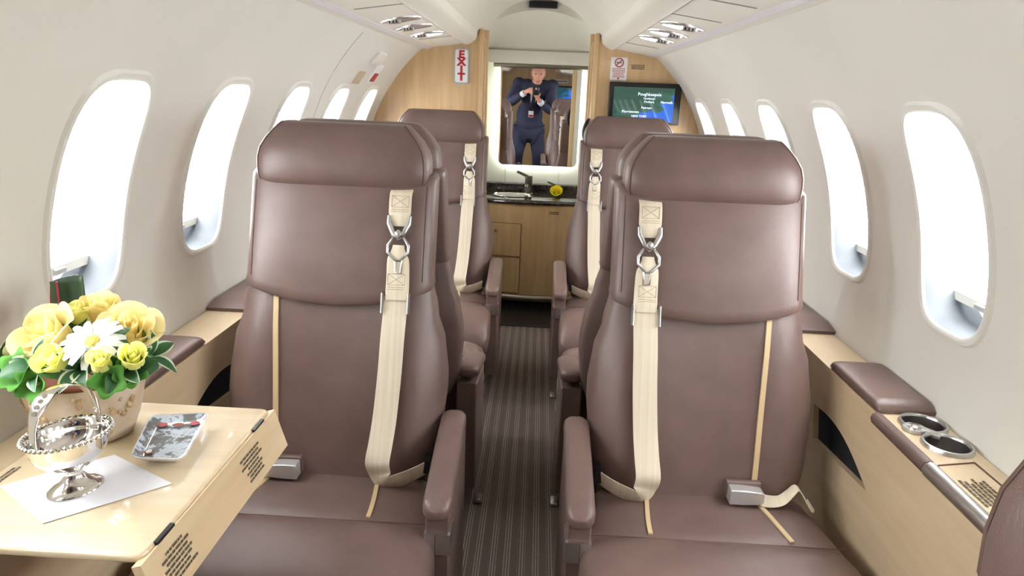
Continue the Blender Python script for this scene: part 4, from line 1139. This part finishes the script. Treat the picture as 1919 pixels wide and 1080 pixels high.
for s in (-1, 1):
    r_ = bmesh.ops.create_uvsphere(bm, u_segments=10, v_segments=8, radius=1)
    for v in r_['verts']: v.co = hp(s*(.074+.010*v.co.x*s), -.008+.018*v.co.y, .0+.03*v.co.z)
me = bpy.data.meshes.new('body'); bm.to_mesh(me); bm.free()
for v in me.vertices: v.co -= PO
ps = bpy.data.objects.new('person', me); link(ps); ps.location = PO; me.materials.append(M['skin'])
tag(ps, 'person in a dark suit bending to photograph, seen in the mirror', 'person')
rm = ps.modifiers.new('remesh', 'REMESH'); rm.mode = 'VOXEL'; rm.voxel_size = .0055; rm.use_smooth_shade = True
def cloth(name, names, grow, m, extra=None, edges=None, blobs=None):
    vt = {n: (J[n][0], tuple(x+grow for x in (J[n][1] if isinstance(J[n][1], tuple) else (J[n][1],)*2))) for n in names}
    if extra: vt.update(extra)
    ee = edges or [(a, b) for a, b in JE if a in vt and b in vt]
    me = skin_mesh(vt, ee, names[0]); me.name = name
    for v in me.vertices: v.co -= PO
    if blobs:
        bm = bmesh.new(); bm.from_mesh(me)
        for c_, r in blobs:
            q = bmesh.ops.create_uvsphere(bm, u_segments=20, v_segments=14, radius=1)
            for v in q['verts']: v.co = V(c_)-PO+V((v.co.x*r[0], v.co.y*r[1], v.co.z*r[2]))
        bm.to_mesh(me); bm.free()
    me.materials.clear(); me.materials.append(M[m]); o_ = link(bpy.data.objects.new(name, me), ps)
    if blobs:
        q = o_.modifiers.new('remesh', 'REMESH'); q.mode = 'VOXEL'; q.voxel_size = .007; q.use_smooth_shade = True
        q = o_.modifiers.new('soft', 'SMOOTH'); q.iterations = 6
    return o_
def mix(a, b, t): return tuple(V(J[a][0]).lerp(V(J[b][0]), t))
ex1 = {'cuL': (mix('elL', 'wrL', .86), (.040, .040)), 'cuR': (mix('elR', 'wrR', .86), (.040, .040)), 'hem': ((-.06, -.455, .76), (.150, .115)), 'col': (mix('upper', 'neck', .55), (.085, .075))}
cloth('jacket', ['waist', 'chest', 'upper', 'shL', 'elL', 'shR', 'elR'], .018, 'suit', ex1, [('waist', 'chest'), ('chest', 'upper'), ('upper', 'shL'), ('shL', 'elL'), ('upper', 'shR'), ('shR', 'elR'), ('elL', 'cuL'), ('elR', 'cuR'), ('waist', 'hem'), ('upper', 'col')], [(J['shL'][0], (.074, .074, .068)), (J['shR'][0], (.074, .074, .068)), (mix('upper', 'shL', .5), (.10, .085, .072)), (mix('upper', 'shR', .5), (.10, .085, .072)), (mix('upper', 'neck', .3), (.09, .08, .065)), (mix('upper', 'chest', .5), (.165, .12, .15)), (J['waist'][0], (.16, .125, .18)), ((-.06, -.455, .74), (.175, .14, .13))])
cloth('trousers', ['pelvis', 'hipL', 'knL', 'hipR', 'knR'], .024, 'suit', {'hemL': ((-.20, -.455, .10), .075), 'hemR': ((.07, -.455, .10), .075)}, [('pelvis', 'hipL'), ('hipL', 'knL'), ('pelvis', 'hipR'), ('hipR', 'knR'), ('knL', 'hemL'), ('knR', 'hemR')], [((-.06, -.46, .72), (.165, .13, .11)), (J['hipL'][0], (.105, .115, .12)), (J['hipR'][0], (.105, .115, .12))])
for a in ('L', 'R'):
    an, to = V(J['an'+a][0]), V(J['to'+a][0])
    lo = [[(to.x+q*k-PO.x, an.y-.06+(to.y+.09-an.y+.06)*t-PO.y, .0+max(0, h*.5+w_*h*.5)) for q, w_ in sup(.046, 1, 3, 16)] for t, k, h in ((0, .5, .05), (.08, .8, .075), (.3, .85, .085), (.55, .95, .06), (.8, 1, .045), (.95, .75, .035), (1, .4, .02))]
    loft('shoe', lo, 'shoe', ps)
    wr = V(J['wr'+a][0]); el = V(J['el'+a][0]); d_ = (wr-el).normalized()
    tube('shirt_cuff', [wr-d_*.05-PO, wr-d_*.008-PO], .036, 'shirt', ps, 14)
up_, ch2 = V(J['upper'][0]), V(J['chest'][0])
n_ = V((0, .82, -.5)).normalized()
sf = [[up_+n_*.085+V((x, .02, .035)) for x in (-.05, 0, .05)], [ch2.lerp(up_, .5)+n_*.122+V((x, 0, 0)) for x in (-.035, 0, .035)], [ch2+n_*.132+V((x, 0, -.02)) for x in (-.012, 0, .012)]]
o = mesh('shirt_front', [p-PO for l in sf for p in l], grid_faces(3, 3), 'shirt', ps); o.modifiers.new('thick', 'SOLIDIFY').thickness = .006
ribbon('tie', [l[1]+n_*.006-PO for l in sf], [.03, .04, .05], (1, 0, 0), .006, 'tie', ps)
b0 = ch2+n_*.15+V((-.01, 0, -.09))
bd = box('badge', (-.03, -.002, -.038), (.03, .002, .038), 'white', ps, .002, loc=b0-PO, rot=(-.3, 0, 0))
box('badge_stripe', (-.026, .002, -.03), (.026, .003, -.008), 'red', bd)
for s in (-1, 1):
    lo = [[hp(s*.030+.013*math.cos(2*PI*k/14)*q, .083+d_, .018+.006*math.sin(2*PI*k/14)*q)-PO for k in range(14)] for q, d_ in ((1, 0), (.7, .004), (.2, .006))]
    loft('eye', lo, 'eye', ps)
    tube('eyebrow', [hp(s*(.016+.006*k), .092-.003*k, .035+.003*math.sin(PI*k/5))-PO for k in range(6)], .003, 'hair', ps, 6)
tube('lips', [hp(-.022+.0044*k, .095+.004*math.sin(PI*k/10), -.062)-PO for k in range(11)], .0045, 'lips', ps, 8)
vv = []; nu = 25
for j in range(5):
    z = -.25+.14*j
    for i in range(nu):
        a = math.radians(158+224*i/(nu-1)); rr_ = math.sqrt(max(0, 1-z*z))
        vv.append(hp(rr_*math.cos(a)*.081, rr_*math.sin(a)*.103, z*.118)-PO)
o = mesh('hair', vv, grid_faces(nu, 5), 'hair', ps); o.modifiers.new('thick', 'SOLIDIFY').thickness = .006
# the camera in the hands
dc_ = empty('compact_camera', (-.004, -.030, 1.15), label='small black camera held in both hands, seen in the mirror', cat='camera')
box('camera_body', (-.034, -.012, -.05), (.034, .012, .05), 'black', dc_, .004)
lathe('lens_ring', [(.013, .0), (.013, .006), (.010, .007), (.009, .004), (.0005, .004)], 'satin', dc_, 24)
dc_.children[-1].rotation_euler.x = -PI/2; dc_.children[-1].location = (.006, .012, .02)
